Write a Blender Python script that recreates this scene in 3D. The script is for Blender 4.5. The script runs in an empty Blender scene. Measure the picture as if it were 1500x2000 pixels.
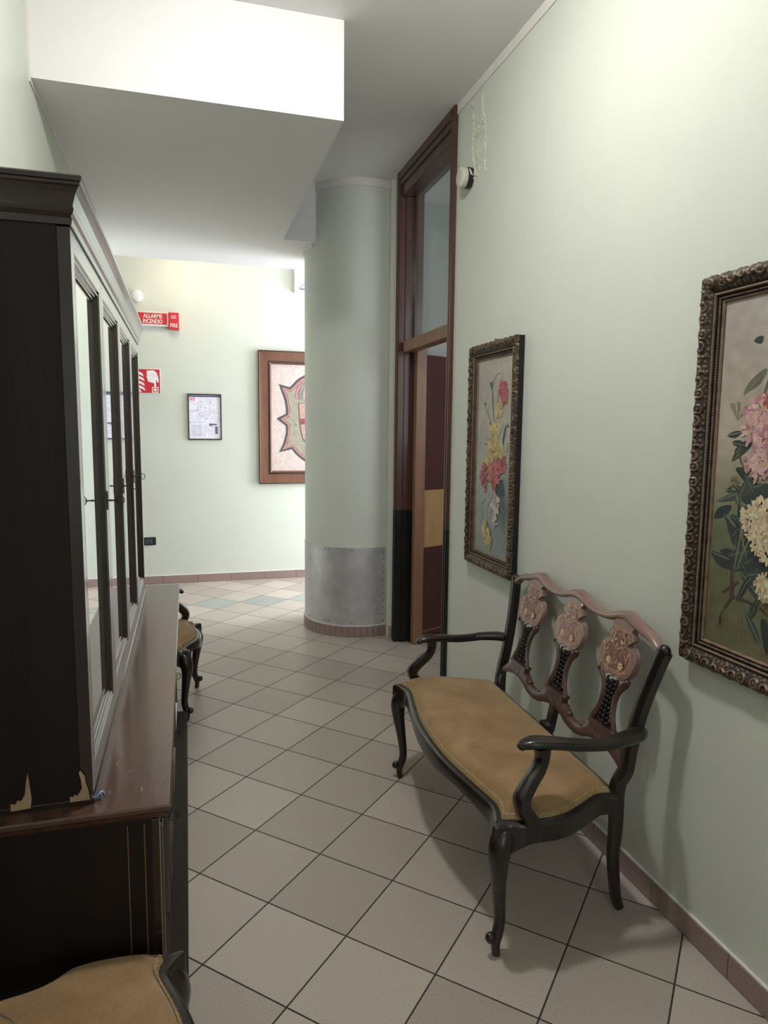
import bpy, bmesh, math, random
from mathutils import Vector, Matrix, noise
random.seed(7)
PI=math.pi
sc=bpy.context.scene
COL=sc.collection

# ---------------------------------------------------------------- camera
cam=bpy.data.cameras.new('camera'); cam.sensor_fit='VERTICAL'; cam.sensor_height=36.0
cam.lens=1333.74/2000*36.0; cam.clip_start=0.05; cam.clip_end=60
camo=bpy.data.objects.new('camera',cam); COL.objects.link(camo)
RT=Vector((0.9608123700645729,-0.2769913652111147,0.010741188452925163))
UP=Vector((0.02215681042393377,0.11536588207369688,0.9930759230820149))
FW=Vector((0.2763126223731668,0.9539216408342148,-0.11698221174786798))
mw=Matrix(((RT.x,UP.x,-FW.x,0),(RT.y,UP.y,-FW.y,0),(RT.z,UP.z,-FW.z,1.55),(0,0,0,1)))
camo.matrix_world=mw
sc.camera=camo

# ---------------------------------------------------------------- view, world, light levels
vs=sc.view_settings; vs.view_transform='Standard'; vs.look='None'; vs.gamma=1; vs.use_curve_mapping=False
vs.exposure=0.38
W=bpy.data.worlds.new('world'); sc.world=W; W.use_nodes=True
W.node_tree.nodes['Background'].inputs[0].default_value=(0.75,0.85,1,1)
W.node_tree.nodes['Background'].inputs[1].default_value=1.0
LAMP_NEAR=dict(pos=(0.41,1.98,3.285),power=34,color=(1,0.98,0.95))
FILL_LAMP_BACK=dict(pos=(0.45,-1.4,3.285),power=9,color=(1,0.97,0.93))  # unseen lamp added behind the camera to raise the ambient level
LAMP_FAR=dict(pos=(0.0,6.50,3.285),power=6,color=(1,0.82,0.55))
LAMP_HALL=dict(pos=(1.75,6.35,3.285),power=3,color=(0.90,0.93,1.0))
DAY=dict(power=165,color=(0.88,0.91,1.0))
YBK=-2.53
def area(name,loc,rot,sx,sy,power,color):
    l=bpy.data.lights.new(name,'AREA'); l.shape='RECTANGLE'; l.size=sx; l.size_y=sy; l.energy=power; l.color=color
    o=bpy.data.objects.new(name,l); COL.objects.link(o); o.location=loc; o.rotation_euler=rot; return o
# daylight coming in through the big window at the right end of the far hall
area('window_daylight',(3.52,6.35,1.75),(0,math.radians(90),0),2.3,1.3,DAY['power'],DAY['color'])
# added fill that brightens the room behind the door; no window there
area('room_fill',(2.7,2.79,2.1),(math.radians(90),0,0),1.2,1.4,16,(0.92,0.94,1.0))
# soft fill added behind the camera to lift the ceiling and corridor
area('back_fill',(0.45,YBK,1.6),(math.radians(90),0,0),1.3,1.5,5,(0.95,0.97,1.0))

# ---------------------------------------------------------------- helpers
def lin(c):
    f=lambda v:(v/255)/12.92 if v/255<=0.04045 else ((v/255+0.055)/1.055)**2.4
    return (f(c[0]),f(c[1]),f(c[2]),1)
class MB:
    def __init__(s): s.v=[]; s.f=[]; s.m=[]; s.c=[]; s.col=(1,1,1,1); s.mi=0
    def vert(s,p): s.v.append((p[0],p[1],p[2])); return len(s.v)-1
    def face(s,ids,col=None): s.f.append(tuple(ids)); s.m.append(s.mi); s.c.append(col or s.col)
    def box(s,a,b,fr=None):
        x0,y0,z0=a; x1,y1,z1=b
        P=[(x0,y0,z0),(x1,y0,z0),(x1,y1,z0),(x0,y1,z0),(x0,y0,z1),(x1,y0,z1),(x1,y1,z1),(x0,y1,z1)]
        if fr: P=[fr(*p) for p in P]
        i=[s.vert(p) for p in P]
        for q in((0,3,2,1),(4,5,6,7),(0,1,5,4),(1,2,6,5),(2,3,7,6),(3,0,4,7)): s.face([i[k] for k in q])
    def ring(s,pts): return [s.vert(p) for p in pts]
    def bridge(s,a,b,closed=True):
        n=len(a)
        for k in range(n if closed else n-1): s.face((a[k],a[(k+1)%n],b[(k+1)%n],b[k]))
    def loft(s,rings,cap=True,closed=True):
        R=[s.ring(r) for r in rings]
        for k in range(len(R)-1): s.bridge(R[k],R[k+1],closed)
        if cap: s.face(R[0][::-1]); s.face(R[-1])
        return R
    def prism(s,outline,fn,d0,d1,cap=True):
        """outline: 2D points, fn(u,v,d)->3D"""
        a=s.ring([fn(u,v,d0) for u,v in outline]); b=s.ring([fn(u,v,d1) for u,v in outline])
        s.bridge(a,b)
        if cap: s.face(a[::-1]); s.face(b)
    def tube(s,path,rad,n=10,sec=None,up=None,closed=False,cap=True):
        """sweep a round (or given) section along path. rad: number or list (r or (rx,ry))"""
        P=[Vector(p) for p in path]; N=len(P)
        rad=[rad]*N if not isinstance(rad,(list,tuple)) else list(rad)
        sec=sec or [(math.cos(2*PI*k/n),math.sin(2*PI*k/n)) for k in range(n)]
        up0=Vector(up) if up is not None else None; prev=None; rings=[]
        for k in range(N):
            if closed: t=P[(k+1)%N]-P[k-1]
            else: t=P[min(k+1,N-1)]-P[max(k-1,0)]
            t.normalize()
            if up0 is not None: b=up0.copy()
            elif prev is not None: b=prev
            else: b=Vector((0,0,1)) if abs(t.z)<0.9 else Vector((0,1,0))
            x=b.cross(t)
            if x.length<1e-6: x=Vector((1,0,0)).cross(t)
            x.normalize(); y=t.cross(x).normalized(); prev=y
            r=rad[k]; rx,ry=(r if isinstance(r,(list,tuple)) else (r,r))
            rings.append([P[k]+x*(a*rx)+y*(c*ry) for a,c in sec])
        R=[s.ring(r) for r in rings]
        for k in range(N-1): s.bridge(R[k],R[k+1])
        if closed: s.bridge(R[-1],R[0])
        elif cap: s.face(R[0][::-1]); s.face(R[-1])
    def ball(s,c,r,nu=12,nv=8):
        rx,ry,rz=(r if isinstance(r,(list,tuple)) else (r,r,r))
        T=s.vert((c[0],c[1],c[2]+rz)); B=s.vert((c[0],c[1],c[2]-rz)); R=[]
        for j in range(1,nv):
            a=PI*j/nv
            R.append(s.ring([(c[0]+rx*math.sin(a)*math.cos(2*PI*k/nu),c[1]+ry*math.sin(a)*math.sin(2*PI*k/nu),c[2]+rz*math.cos(a)) for k in range(nu)]))
        for k in range(nu): s.face((T,R[0][k],R[0][(k+1)%nu])); s.face((B,R[-1][(k+1)%nu],R[-1][k]))
        for j in range(nv-2): s.bridge(R[j+1],R[j])
    def lathe(s,prof,o,ax=(0,0,1),n=32):
        """prof: (r,h) along axis ax from o"""
        a=Vector(ax).normalized(); x=a.orthogonal().normalized(); y=a.cross(x); o=Vector(o)
        s.loft([[o+a*h+(x*math.cos(2*PI*k/n)+y*math.sin(2*PI*k/n))*max(r,1e-4) for k in range(n)] for r,h in prof])
    def build(s,name,mats,parent=None,smooth=None,origin=None,bevel=0,props=None,segs=2):
        me=bpy.data.meshes.new(name)
        if origin is None and parent is not None and 'world_origin' in parent: origin=tuple(parent['world_origin'])
        if origin is not None: ox,oy,oz=origin; vv=[(a-ox,b-oy,c-oz) for a,b,c in s.v]
        else: vv=s.v
        me.from_pydata(vv,[],s.f)
        mats=mats if isinstance(mats,(list,tuple)) else [mats]
        for m in mats: me.materials.append(m)
        me.polygons.foreach_set('material_index',[min(k,len(mats)-1) for k in s.m])
        if any(c!=(1,1,1,1) for c in s.c):
            at=me.color_attributes.new('Col','FLOAT_COLOR','CORNER'); buf=[]
            for f,c in zip(s.f,s.c):
                for _ in f: buf.extend(c)
            at.data.foreach_set('color',buf)
        bm=bmesh.new(); bm.from_mesh(me); bmesh.ops.recalc_face_normals(bm,faces=bm.faces[:]) if not getattr(s,'keep',False) else None
        bm.to_mesh(me); bm.free()
        if smooth is not None:
            me.shade_smooth(); me.set_sharp_from_angle(angle=math.radians(smooth))
        o=bpy.data.objects.new(name,me); COL.objects.link(o)
        if parent is not None:
            o.parent=parent
            if 'world_origin' in parent: o['world_origin']=tuple(parent['world_origin'])
        elif origin is not None: o.location=origin
        if bevel:
            b=o.modifiers.new('bevel','BEVEL'); b.width=bevel; b.segments=segs; b.limit_method='ANGLE'; b.angle_limit=math.radians(40); b.harden_normals=False
        return o
def thing(name,label,cat,loc=(0,0,0),rotz=0,group=None,world=False,kind=None):
    o=bpy.data.objects.new(name,None); o.empty_display_size=0.1; COL.objects.link(o); o.location=loc; o.rotation_euler=(0,0,rotz)
    if label: o['label']=label
    if cat: o['category']=cat
    if group: o['group']=group
    if kind: o['kind']=kind
    if world: o['world_origin']=loc
    return o
def tag(o,label=None,cat=None,group=None,kind=None):
    if label: o['label']=label
    if cat: o['category']=cat
    if group: o['group']=group
    if kind: o['kind']=kind
    return o
def struct(o): o['kind']='structure'; return o
def crv(pts,n=8,closed=False):
    """Catmull-Rom through points (any dimension)"""
    P=[tuple(p) for p in pts]; N=len(P); out=[]
    rng=range(N if closed else N-1)
    for i in rng:
        if closed: a,b,c,d=P[(i-1)%N],P[i],P[(i+1)%N],P[(i+2)%N]
        else: a,b,c,d=P[max(i-1,0)],P[i],P[i+1],P[min(i+2,N-1)]
        for k in range(n):
            t=k/n; out.append(tuple(0.5*((2*q)+(r-p)*t+(2*p-5*q+4*r-w)*t*t+(-p+3*q-3*r+w)*t**3) for p,q,r,w in zip(a,b,c,d)))
    if not closed: out.append(P[-1])
    return out

# ---------------------------------------------------------------- materials
def nmat(name):
    m=bpy.data.materials.new(name); m.use_nodes=True; nt=m.node_tree; b=nt.nodes['Principled BSDF']; return m,nt,b
def setp(b,**k):
    for n,v in k.items():
        n={'rough':'Roughness','metal':'Metallic','spec':'Specular IOR Level','coat':'Coat Weight','coatr':'Coat Roughness','ior':'IOR','trans':'Transmission Weight','sheen':'Sheen Weight','sheenr':'Sheen Roughness'}[n]
        b.inputs[n].default_value=v
def node(nt,t,**k):
    n=nt.nodes.new(t)
    for a,v in k.items(): setattr(n,a,v)
    return n
def math_(nt,op,a,b=None):
    n=nt.nodes.new('ShaderNodeMath'); n.operation=op
    for i,v in enumerate((a,b)):
        if v is None: continue
        if isinstance(v,(int,float)): n.inputs[i].default_value=v
        else: nt.links.new(v,n.inputs[i])
    return n.outputs[0]
def mixc(nt,fac,a,b):
    n=nt.nodes.new('ShaderNodeMix'); n.data_type='RGBA'
    for i,v in((0,fac),(6,a),(7,b)):
        if hasattr(v,'links') : nt.links.new(v,n.inputs[i])
        else: n.inputs[i].default_value=v
    return n.outputs[2]
def noise_n(nt,scale,detail=3,vec=None,rough=0.5,dist=0):
    n=nt.nodes.new('ShaderNodeTexNoise'); n.inputs['Scale'].default_value=scale; n.inputs['Detail'].default_value=detail; n.inputs['Roughness'].default_value=rough; n.inputs['Distortion'].default_value=dist
    if vec is not None: nt.links.new(vec,n.inputs['Vector'])
    return n.outputs['Fac']
def ramp(nt,fac,stops):
    n=nt.nodes.new('ShaderNodeValToRGB'); e=n.color_ramp.elements
    e[0].position,e[0].color=stops[0]; e[1].position,e[1].color=stops[-1]
    for p,c in stops[1:-1]: k=e.new(p); k.color=c
    nt.links.new(fac,n.inputs[0]); return n.outputs[0]
def coords(nt,kind='Object',scale=None):
    c=nt.nodes.new('ShaderNodeTexCoord').outputs[kind]
    if scale:
        m=nt.nodes.new('ShaderNodeMapping'); m.inputs['Scale'].default_value=scale; nt.links.new(c,m.inputs[0]); return m.outputs[0]
    return c
def bump(nt,b,h,strength=0.2,dist=0.002):
    n=nt.nodes.new('ShaderNodeBump'); n.inputs['Strength'].default_value=strength; n.inputs['Distance'].default_value=dist
    nt.links.new(h,n.inputs['Height']); nt.links.new(n.outputs[0],b.inputs['Normal'])
def plain(name,col,rough=0.5,var=0.06,scale=8,bs=0.0,**k):
    m,nt,b=nmat(name); c=lin(col); v=coords(nt)
    f=noise_n(nt,scale,4,v)
    lo=tuple(max(0,x*(1-var)) for x in c[:3])+(1,); hi=tuple(min(1,x*(1+var)) for x in c[:3])+(1,)
    nt.links.new(ramp(nt,f,[(0.3,lo),(0.7,hi)]),b.inputs['Base Color']); setp(b,rough=rough,**k)
    if bs: bump(nt,b,noise_n(nt,scale*30,3,v),bs,0.001)
    return m
def wood(name,c1,c2,axis='z',rough=0.3,fine=60,coat=0.3,bs=0.06,spec=0.5,cont=(0.3,0.7)):
    m,nt,b=nmat(name); s={'z':(fine,fine,2.2),'y':(fine,2.2,fine),'x':(2.2,fine,fine)}[axis]
    v=coords(nt,'Object',s); f=noise_n(nt,1.0,5,v,0.65,0.4)
    s2={'z':(7,7,0.5),'y':(7,0.5,7),'x':(0.5,7,7)}[axis]
    g=noise_n(nt,1.0,3,coords(nt,'Object',s2),0.5,1.2)
    fac=math_(nt,'ADD',math_(nt,'MULTIPLY',f,0.55),math_(nt,'MULTIPLY',g,0.45))
    nt.links.new(ramp(nt,fac,[(cont[0],lin(c1)),(cont[1],lin(c2))]),b.inputs['Base Color'])
    setp(b,rough=rough,coat=coat,coatr=0.12,spec=spec); bump(nt,b,f,bs,0.001); return m
def vcol(name,rough=0.6,bs=0.15,fine=220,**k):
    m,nt,b=nmat(name); a=nt.nodes.new('ShaderNodeVertexColor'); a.layer_name='Col'
    v=coords(nt); f=noise_n(nt,fine,2,v); g=noise_n(nt,26,4,v)
    mul=math_(nt,'ADD',math_(nt,'MULTIPLY',g,0.45),0.78)
    n=nt.nodes.new('ShaderNodeVectorMath'); n.operation='SCALE'; nt.links.new(a.outputs[0],n.inputs[0]); nt.links.new(mul,n.inputs['Scale'])
    nt.links.new(n.outputs[0],b.inputs['Base Color']); setp(b,rough=rough,**k); bump(nt,b,f,bs,0.001); return m

M_WALL=plain('green_wall_paint',(208,212,201),0.45,0.02,3,0.12,spec=0.4)
M_CEIL=plain('ceiling_paint',(232,231,230),0.7,0.015,2,0.1)
M_WHITE=plain('white_trim_paint',(222,219,212),0.5,0.03,6)
M_FILL=plain('bare_filler',(206,208,190),0.8,0.15,20)
M_DARK=wood('dark_mahogany',(22,14,11),(34,24,19),'z',0.55,60,0.0,0.02,0.3)
M_DARKY=wood('dark_mahogany_along',(34,22,17),(52,34,26),'y',0.2,60,0.6,0.01)
M_DARKZ=wood('dark_mahogany_upright',(34,22,17),(52,34,26),'z',0.16,60,0.7,0.01)
M_COUNTER=wood('counter_mahogany',(58,39,31),(94,66,53),'y',0.25,34,0.35,0.10)
M_CHAIR=wood('ebonised_chair_wood',(17,13,12),(38,29,27),'z',0.28,50,0.3,0.04)
M_CHAIRX=wood('chair_back_wood',(60,42,38),(92,64,58),'x',0.3,40,0.4,0.05)
M_CREST=wood('crest_wood',(112,86,78),(150,120,110),'x',0.26,40,0.5,0.03)
M_CARVE=plain('black_carving',(17,14,13),0.42,0.2,60)
M_DOORW=wood('door_frame_mahogany',(58,34,28),(90,56,45),'z',0.35,55,0.2,0.05)
M_RAW=wood('bare_jamb_wood',(108,76,54),(146,108,80),'z',0.5,45,0.1,0.05)
M_LEAF=wood('door_leaf_mahogany',(60,30,26),(84,46,40),'z',0.35,90,0.2,0.04)
M_PLY=wood('pale_ash_panel',(158,122,80),(186,148,102),'z',0.4,14,0.2,0.03)
M_BLACKP=plain('black_gloss_paint',(22,22,20),0.32,0.1,10)
M_WALNUT=wood('walnut_frame',(82,50,36),(128,84,62),'z',0.4,30,0.2,0.06)
M_IRON=plain('dark_iron',(52,44,40),0.35,0.2,60,metal=0.8)
M_STEEL=plain('bright_steel',(150,165,190),0.2,0.1,40,metal=1.0)
M_GILT,nt,b=nmat('mottled_gilding')
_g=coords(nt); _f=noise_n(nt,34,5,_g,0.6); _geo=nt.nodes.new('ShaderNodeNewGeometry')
_p=math_(nt,'MULTIPLY',math_(nt,'SUBTRACT',_geo.outputs['Pointiness'],0.5),9.0)  # hollows darker, raised carving lighter, over the noise mottling
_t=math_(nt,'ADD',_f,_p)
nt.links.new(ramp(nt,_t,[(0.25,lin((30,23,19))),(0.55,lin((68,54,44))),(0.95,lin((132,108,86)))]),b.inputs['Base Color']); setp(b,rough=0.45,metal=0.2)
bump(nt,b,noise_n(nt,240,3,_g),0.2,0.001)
M_VELVET,nt,b=nmat('ochre_velvet')
_v=coords(nt); _n=noise_n(nt,5,4,_v,0.6,0.6)
_n2=noise_n(nt,160,2,_v)
nt.links.new(ramp(nt,math_(nt,'ADD',math_(nt,'MULTIPLY',_n,0.75),math_(nt,'MULTIPLY',_n2,0.25)),[(0.32,lin((124,97,66))),(0.68,lin((164,134,96)))]),b.inputs['Base Color'])
setp(b,rough=0.85,sheen=0.35,sheenr=0.4,spec=0.2); bump(nt,b,_n2,0.35,0.0015)
M_BRAID=plain('gold_braid',(150,126,86),0.7,0.5,260)
M_INLAY=vcol('marquetry',0.3,0.03,120,coat=0.4)
M_PAINTING=vcol('oil_paint',0.55,0.25)
M_PRINT=vcol('printed_sheet',0.35,0.0)
M_MOSAIC=vcol('mosaic',0.75,0.6,260)
M_WOODSCAR=plain('bare_chipped_wood',(176,150,118),0.8,0.15,40)
M_INLAYLINE=plain('inlay_line',(120,90,62),0.5,0.1,30)
M_BLACKPL=plain('black_plastic',(24,26,32),0.35,0.1,20)
M_WHITEPL=plain('white_plastic',(226,224,222),0.4,0.03,10)
M_IVORY=plain('aged_ivory_plastic',(206,202,186),0.4,0.04,10)
M_RED=plain('red_sign',(200,42,52),0.4,0.03,10)
# mirror-like door panes
M_PANE,nt,b=nmat('door_mirror_pane'); b.inputs['Base Color'].default_value=(0.78,0.82,0.80,1); setp(b,rough=0.015,metal=0.92)
# transom glass
M_GLASS,nt,b=nmat('clear_glass')
for n in list(nt.nodes):
    if n.type!='OUTPUT_MATERIAL': nt.nodes.remove(n)
_o=[n for n in nt.nodes if n.type=='OUTPUT_MATERIAL'][0]
_gl=nt.nodes.new('ShaderNodeBsdfGlossy'); _gl.inputs['Roughness'].default_value=0.02
_tr=nt.nodes.new('ShaderNodeBsdfTransparent'); _tr.inputs[0].default_value=(0.88,0.90,0.90,1)
_fr=nt.nodes.new('ShaderNodeFresnel'); _fr.inputs[0].default_value=1.5
_mx=nt.nodes.new('ShaderNodeMixShader'); _gg=nt.nodes.new('ShaderNodeNewGeometry'); nt.links.new(math_(nt,'MULTIPLY',_fr.outputs[0],math_(nt,'SUBTRACT',1.0,_gg.outputs['Backfacing'])),_mx.inputs[0]); nt.links.new(_tr.outputs[0],_mx.inputs[1]); nt.links.new(_gl.outputs[0],_mx.inputs[2]); nt.links.new(_mx.outputs[0],_o.inputs[0])
# sheet metal
M_METAL,nt,b=nmat('brushed_sheet_metal')
_v=coords(nt,'Object',(30,30,2)); _n=noise_n(nt,1,4,_v,0.6); _m=noise_n(nt,7,4,coords(nt),0.7)
nt.links.new(ramp(nt,_m,[(0.3,lin((188,188,190))),(0.7,lin((216,214,216)))]),b.inputs['Base Color'])
nt.links.new(math_(nt,'ADD',math_(nt,'MULTIPLY',_n,0.15),0.36),b.inputs['Roughness']); setp(b,metal=0.62)
# speckled pink-brown skirting tiles, joints every 0.336 m handled in geometry
def speck(name,a,c,s=260):
    m,nt,b=nmat(name); v=coords(nt); f=noise_n(nt,s,3,v,0.8); g=noise_n(nt,3,2,v)
    f=math_(nt,'ADD',math_(nt,'MULTIPLY',f,0.85),math_(nt,'MULTIPLY',g,0.15))
    nt.links.new(ramp(nt,f,[(0.38,lin(a)),(0.62,lin(c))]),b.inputs['Base Color']); setp(b,rough=0.4); return m
M_SKIRT=speck('skirting_tile',(128,106,100),(166,144,138))
M_GROUT=plain('dark_grout',(58,46,42),0.9,0.1,30)
# floor
M_FLOOR,nt,b=nmat('floor_tiles')
T=0.303
geo=nt.nodes.new('ShaderNodeNewGeometry'); sep=nt.nodes.new('ShaderNodeSeparateXYZ'); nt.links.new(geo.outputs['Position'],sep.inputs[0])
X=math_(nt,'ADD',math_(nt,'DIVIDE',sep.outputs[0],T),0.6639174); Y=math_(nt,'ADD',math_(nt,'DIVIDE',sep.outputs[1],T),-11.20304737)
I=math_(nt,'MULTIPLY',math_(nt,'ADD',X,Y),math.sqrt(.5)); J=math_(nt,'MULTIPLY',math_(nt,'SUBTRACT',X,Y),math.sqrt(.5))
fi=math_(nt,'FLOOR',I); fj=math_(nt,'FLOOR',J)
def edge(q,f):
    d=math_(nt,'SUBTRACT',q,f); return math_(nt,'MINIMUM',d,math_(nt,'SUBTRACT',1.0,d))
ed=math_(nt,'MINIMUM',edge(I,fi),edge(J,fj))
gr=math_(nt,'LESS_THAN',ed,0.0085)
sp=noise_n(nt,330,3,geo.outputs['Position'],0.85)
cmb=nt.nodes.new('ShaderNodeCombineXYZ'); nt.links.new(fi,cmb.inputs[0]); nt.links.new(fj,cmb.inputs[1])
wn=nt.nodes.new('ShaderNodeTexWhiteNoise'); nt.links.new(cmb.outputs[0],wn.inputs[0])
tone=math_(nt,'ADD',math_(nt,'MULTIPLY',sp,0.9),math_(nt,'MULTIPLY',wn.outputs[0],0.10))
base=ramp(nt,tone,[(0.36,lin((140,128,118))),(0.52,lin((176,165,154))),(0.66,lin((202,191,180)))])
green=ramp(nt,tone,[(0.4,lin((134,138,132))),(0.62,lin((158,162,156)))])
isg=math_(nt,'COMPARE',math_(nt,'SUBTRACT',fi,fj),13.0)
c=mixc(nt,isg,base,green); c=mixc(nt,gr,c,lin((52,42,38)))
nt.links.new(c,b.inputs['Base Color'])
nt.links.new(math_(nt,'ADD',math_(nt,'MULTIPLY',gr,0.5),math_(nt,'ADD',math_(nt,'MULTIPLY',sp,0.1),0.3)),b.inputs['Roughness'])
bump(nt,b,math_(nt,'MINIMUM',ed,0.012),0.5,0.02)
def emis(name,col,st):
    m,nt,b=nmat(name); b.inputs['Base Color'].default_value=lin((235,235,230)); b.inputs['Emission Color'].default_value=(*col,1); b.inputs['Emission Strength'].default_value=st; return m

# ---------------------------------------------------------------- structure
XW=1.467; XL=-0.556; H=3.32; SB=2.908; YF=7.12
XR=3.6; YB=-2.6
m=MB(); m.box((-3.2,YB-.1,-0.1),(XR+.15,YF+.15,0)); struct(m.build('floor',M_FLOOR))
m=MB(); m.box((-3.2,YB-.1,H),(XR+.15,YF+.15,H+.12))
# lowered part: narrow near the camera, wider further on
m.box((XL-.12,3.12,SB),(0.70,5.09,H)); m.box((XL-.12,5.09,SB),(XW+.10,5.40,H)); m.box((XL-.12,5.40,SB),(XR,5.965,H))
struct(m.build('ceiling',M_CEIL))
# right wall, with the door opening and a strip of damaged plaster
m=MB(); m.box((XW,YB,0),(XW+.15,3.70,H)); m.box((XW,4.745,0),(XW+.15,5.40,H))
m.mi=1
rr=random.Random(3)
def flake(y,z,w,h,ang=None,d=0.004):
    ang=rr.uniform(0,PI) if ang is None else ang; n=9; pts=[]
    for k in range(n):
        a=2*PI*k/n; q=rr.uniform(.55,1.1); u,v=math.cos(a)*w*q,math.sin(a)*h*q
        pts.append((y+u*math.cos(ang)-v*math.sin(ang),z+u*math.sin(ang)+v*math.cos(ang)))
    m.prism(pts,lambda u,v,e:(XW-e,u,v),-0.001,d)
yl=3.30
for side,(ya,za,yb,zb) in enumerate([(3.36,3.26,3.30,2.85),(3.50,3.25,3.44,2.86)]):
    n=42
    for k in range(n):
        t=k/n+rr.uniform(-.01,.01)
        y=ya+(yb-ya)*t+0.012*math.sin(9*t+side*2)+rr.gauss(0,.004); z=za+(zb-za)*t
        flake(y,z,rr.uniform(.002,.006),rr.uniform(.006,.014),PI/2+rr.gauss(0,.3)-PI/2,rr.uniform(.002,.009))
for (y,z,s,n) in [(3.50,3.22,.02,8),(3.42,3.08,.03,16),(3.36,3.10,.02,10),(3.42,2.98,.02,6),(3.39,2.90,.025,10),(3.46,2.86,.02,8)]:
    for _ in range(n): flake(y+rr.gauss(0,s*.7),z+rr.gauss(0,s),rr.uniform(.002,.008),rr.uniform(.002,.008),None,rr.uniform(.002,.012))
wr=m.build('wall_right',[M_WALL,M_FILL]); struct(wr)
m=MB(); m.box((XL-.12,YB,0),(XL,5.965,H)); struct(m.build('wall_left',M_WALL))
m=MB(); m.box((-3.2,YF,0),(XR+.15,YF+.15,H)); struct(m.build('wall_far',M_WALL))
m=MB(); m.box((XL-.12,YB-.1,0),(-.25,YB,H)); m.box((1.15,YB-.1,0),(XW+.15,YB,H)); m.box((-.25,YB-.1,0),(1.15,YB,.8)); m.box((-.25,YB-.1,2.4),(1.15,YB,H)); struct(m.build('wall_back',M_WALL))
wo=thing('added_window_2',None,None,(.45,YB-.05,.8),world=True,kind='structure')  # unseen window, added to go with the fill behind the camera
m=MB()
for a,b_ in[((-.25,YB-.08,.8),(-.19,YB-.02,2.4)),((1.09,YB-.08,.8),(1.15,YB-.02,2.4)),((.42,YB-.08,.86),(.48,YB-.02,2.34)),((-.19,YB-.08,.8),(1.09,YB-.02,.86)),((-.19,YB-.08,2.34),(1.09,YB-.02,2.4))]: m.box(a,b_)
m.build('window_frame',M_WHITE,wo,bevel=.004)
m=MB(); m.box((-.19,YB-.055,.86),(1.09,YB-.045,2.34)); m.build('glass_pane',M_GLASS,wo)
m=MB(); m.box((-3.2,5.965,0),(-3.1,YF,H)); m.box((-3.2,5.865,0),(XL-.12,5.965,H)); struct(m.build('wall_hall_left',M_WALL))
# wall between the room behind the door and the far hall, and that room's walls
m=MB(); m.box((XW+.15,5.25,0),(XR+.15,5.40,H)); m.box((XW+.15,2.6,0),(XR+.15,2.75,H)); m.box((XR,2.75,0),(XR+.15,5.25,H)); struct(m.build('wall_room',plain('grey_room_paint',(172,176,170),0.6,0.03,3)))
# far hall, right end: wall with a big window
m=MB(); m.box((XR,5.40,0),(XR+.15,YF,0.6)); m.box((XR,5.40,2.9),(XR+.15,YF,H)); m.box((XR,5.40,.6),(XR+.15,5.6,2.9)); struct(m.build('wall_hall_right',M_WALL))
wo=thing('window_1',None,None,(XR+.05,6.35,0.6),world=True,kind='structure')
m=MB()
for a,b_ in[((XR+.02,5.6,.6),(XR+.08,5.68,2.9)),((XR+.02,7.04,.6),(XR+.08,7.12,2.9)),((XR+.02,6.31,.68),(XR+.08,6.39,2.82)),((XR+.02,5.68,.6),(XR+.08,7.04,.68)),((XR+.02,5.68,2.82),(XR+.08,7.04,2.9))]: m.box(a,b_)
m.build('window_frame',M_WHITE,wo,bevel=.004)
m=MB(); m.box((XR+.045,5.68,.68),(XR+.055,7.04,2.82)); m.build('glass_pane',M_GLASS,wo)

# skirting: one strip of 0.333 m tiles with dark joints
def skirting(name,p0,p1,nrm,h=0.08,d=0.012,L=0.336,phase=0.0):
    p0=Vector(p0);p1=Vector(p1); t=(p1-p0); n=t.length; t.normalize(); nn=Vector(nrm); m=MB()
    fr=lambda u,v,w:p0+t*u+nn*v+Vector((0,0,w))
    m.mi=1; m.box((0,0,0),(n,d-.002,h-.001),fr); m.mi=0
    s=-phase
    while s<n:
        a=max(0,s+.0015); b_=min(n,s+L-.0015)
        if b_-a>.01: m.box((a,0,0.002),(b_,d,h),fr)
        s+=L
    m.mi=2; m.box((0,0,h),(n,d*.8,h+.006),fr)
    return struct(m.build(name,[M_SKIRT,M_GROUT,M_WHITE],bevel=.0015))
skirting('baseboard_right',(XW,3.685,0),(XW,YB,0),(-1,0,0),0.078,phase=0.336-((3.685-1.778)%0.336))
skirting('baseboard_far',(-3.1,YF,0),(XR,YF,0),(0,-1,0),0.08,phase=0.336-((0.085+3.1)%0.336))
skirting('baseboard_left',(XL,3.62,0),(XL,5.95,0),(1,0,0),0.08)
skirting('baseboard_left_near',(XL,YB,0),(XL,1.43,0),(1,0,0),0.08)
# cornices (painted white strip on top of the walls)
m=MB(); m.box((XW-.006,YB,H-.048),(XW,3.69,H)); struct(m.build('trim_1',M_WHITE))
m=MB(); m.box((XL,YB,H-.05),(XL+.006,3.105,H)); m.box((XL,3.105,SB-.02),(XL+.006,3.12,H)); m.box((XL,3.12,SB-.022),(XL+.006,5.96,SB)); struct(m.build('trim_2',M_WHITE))

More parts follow.
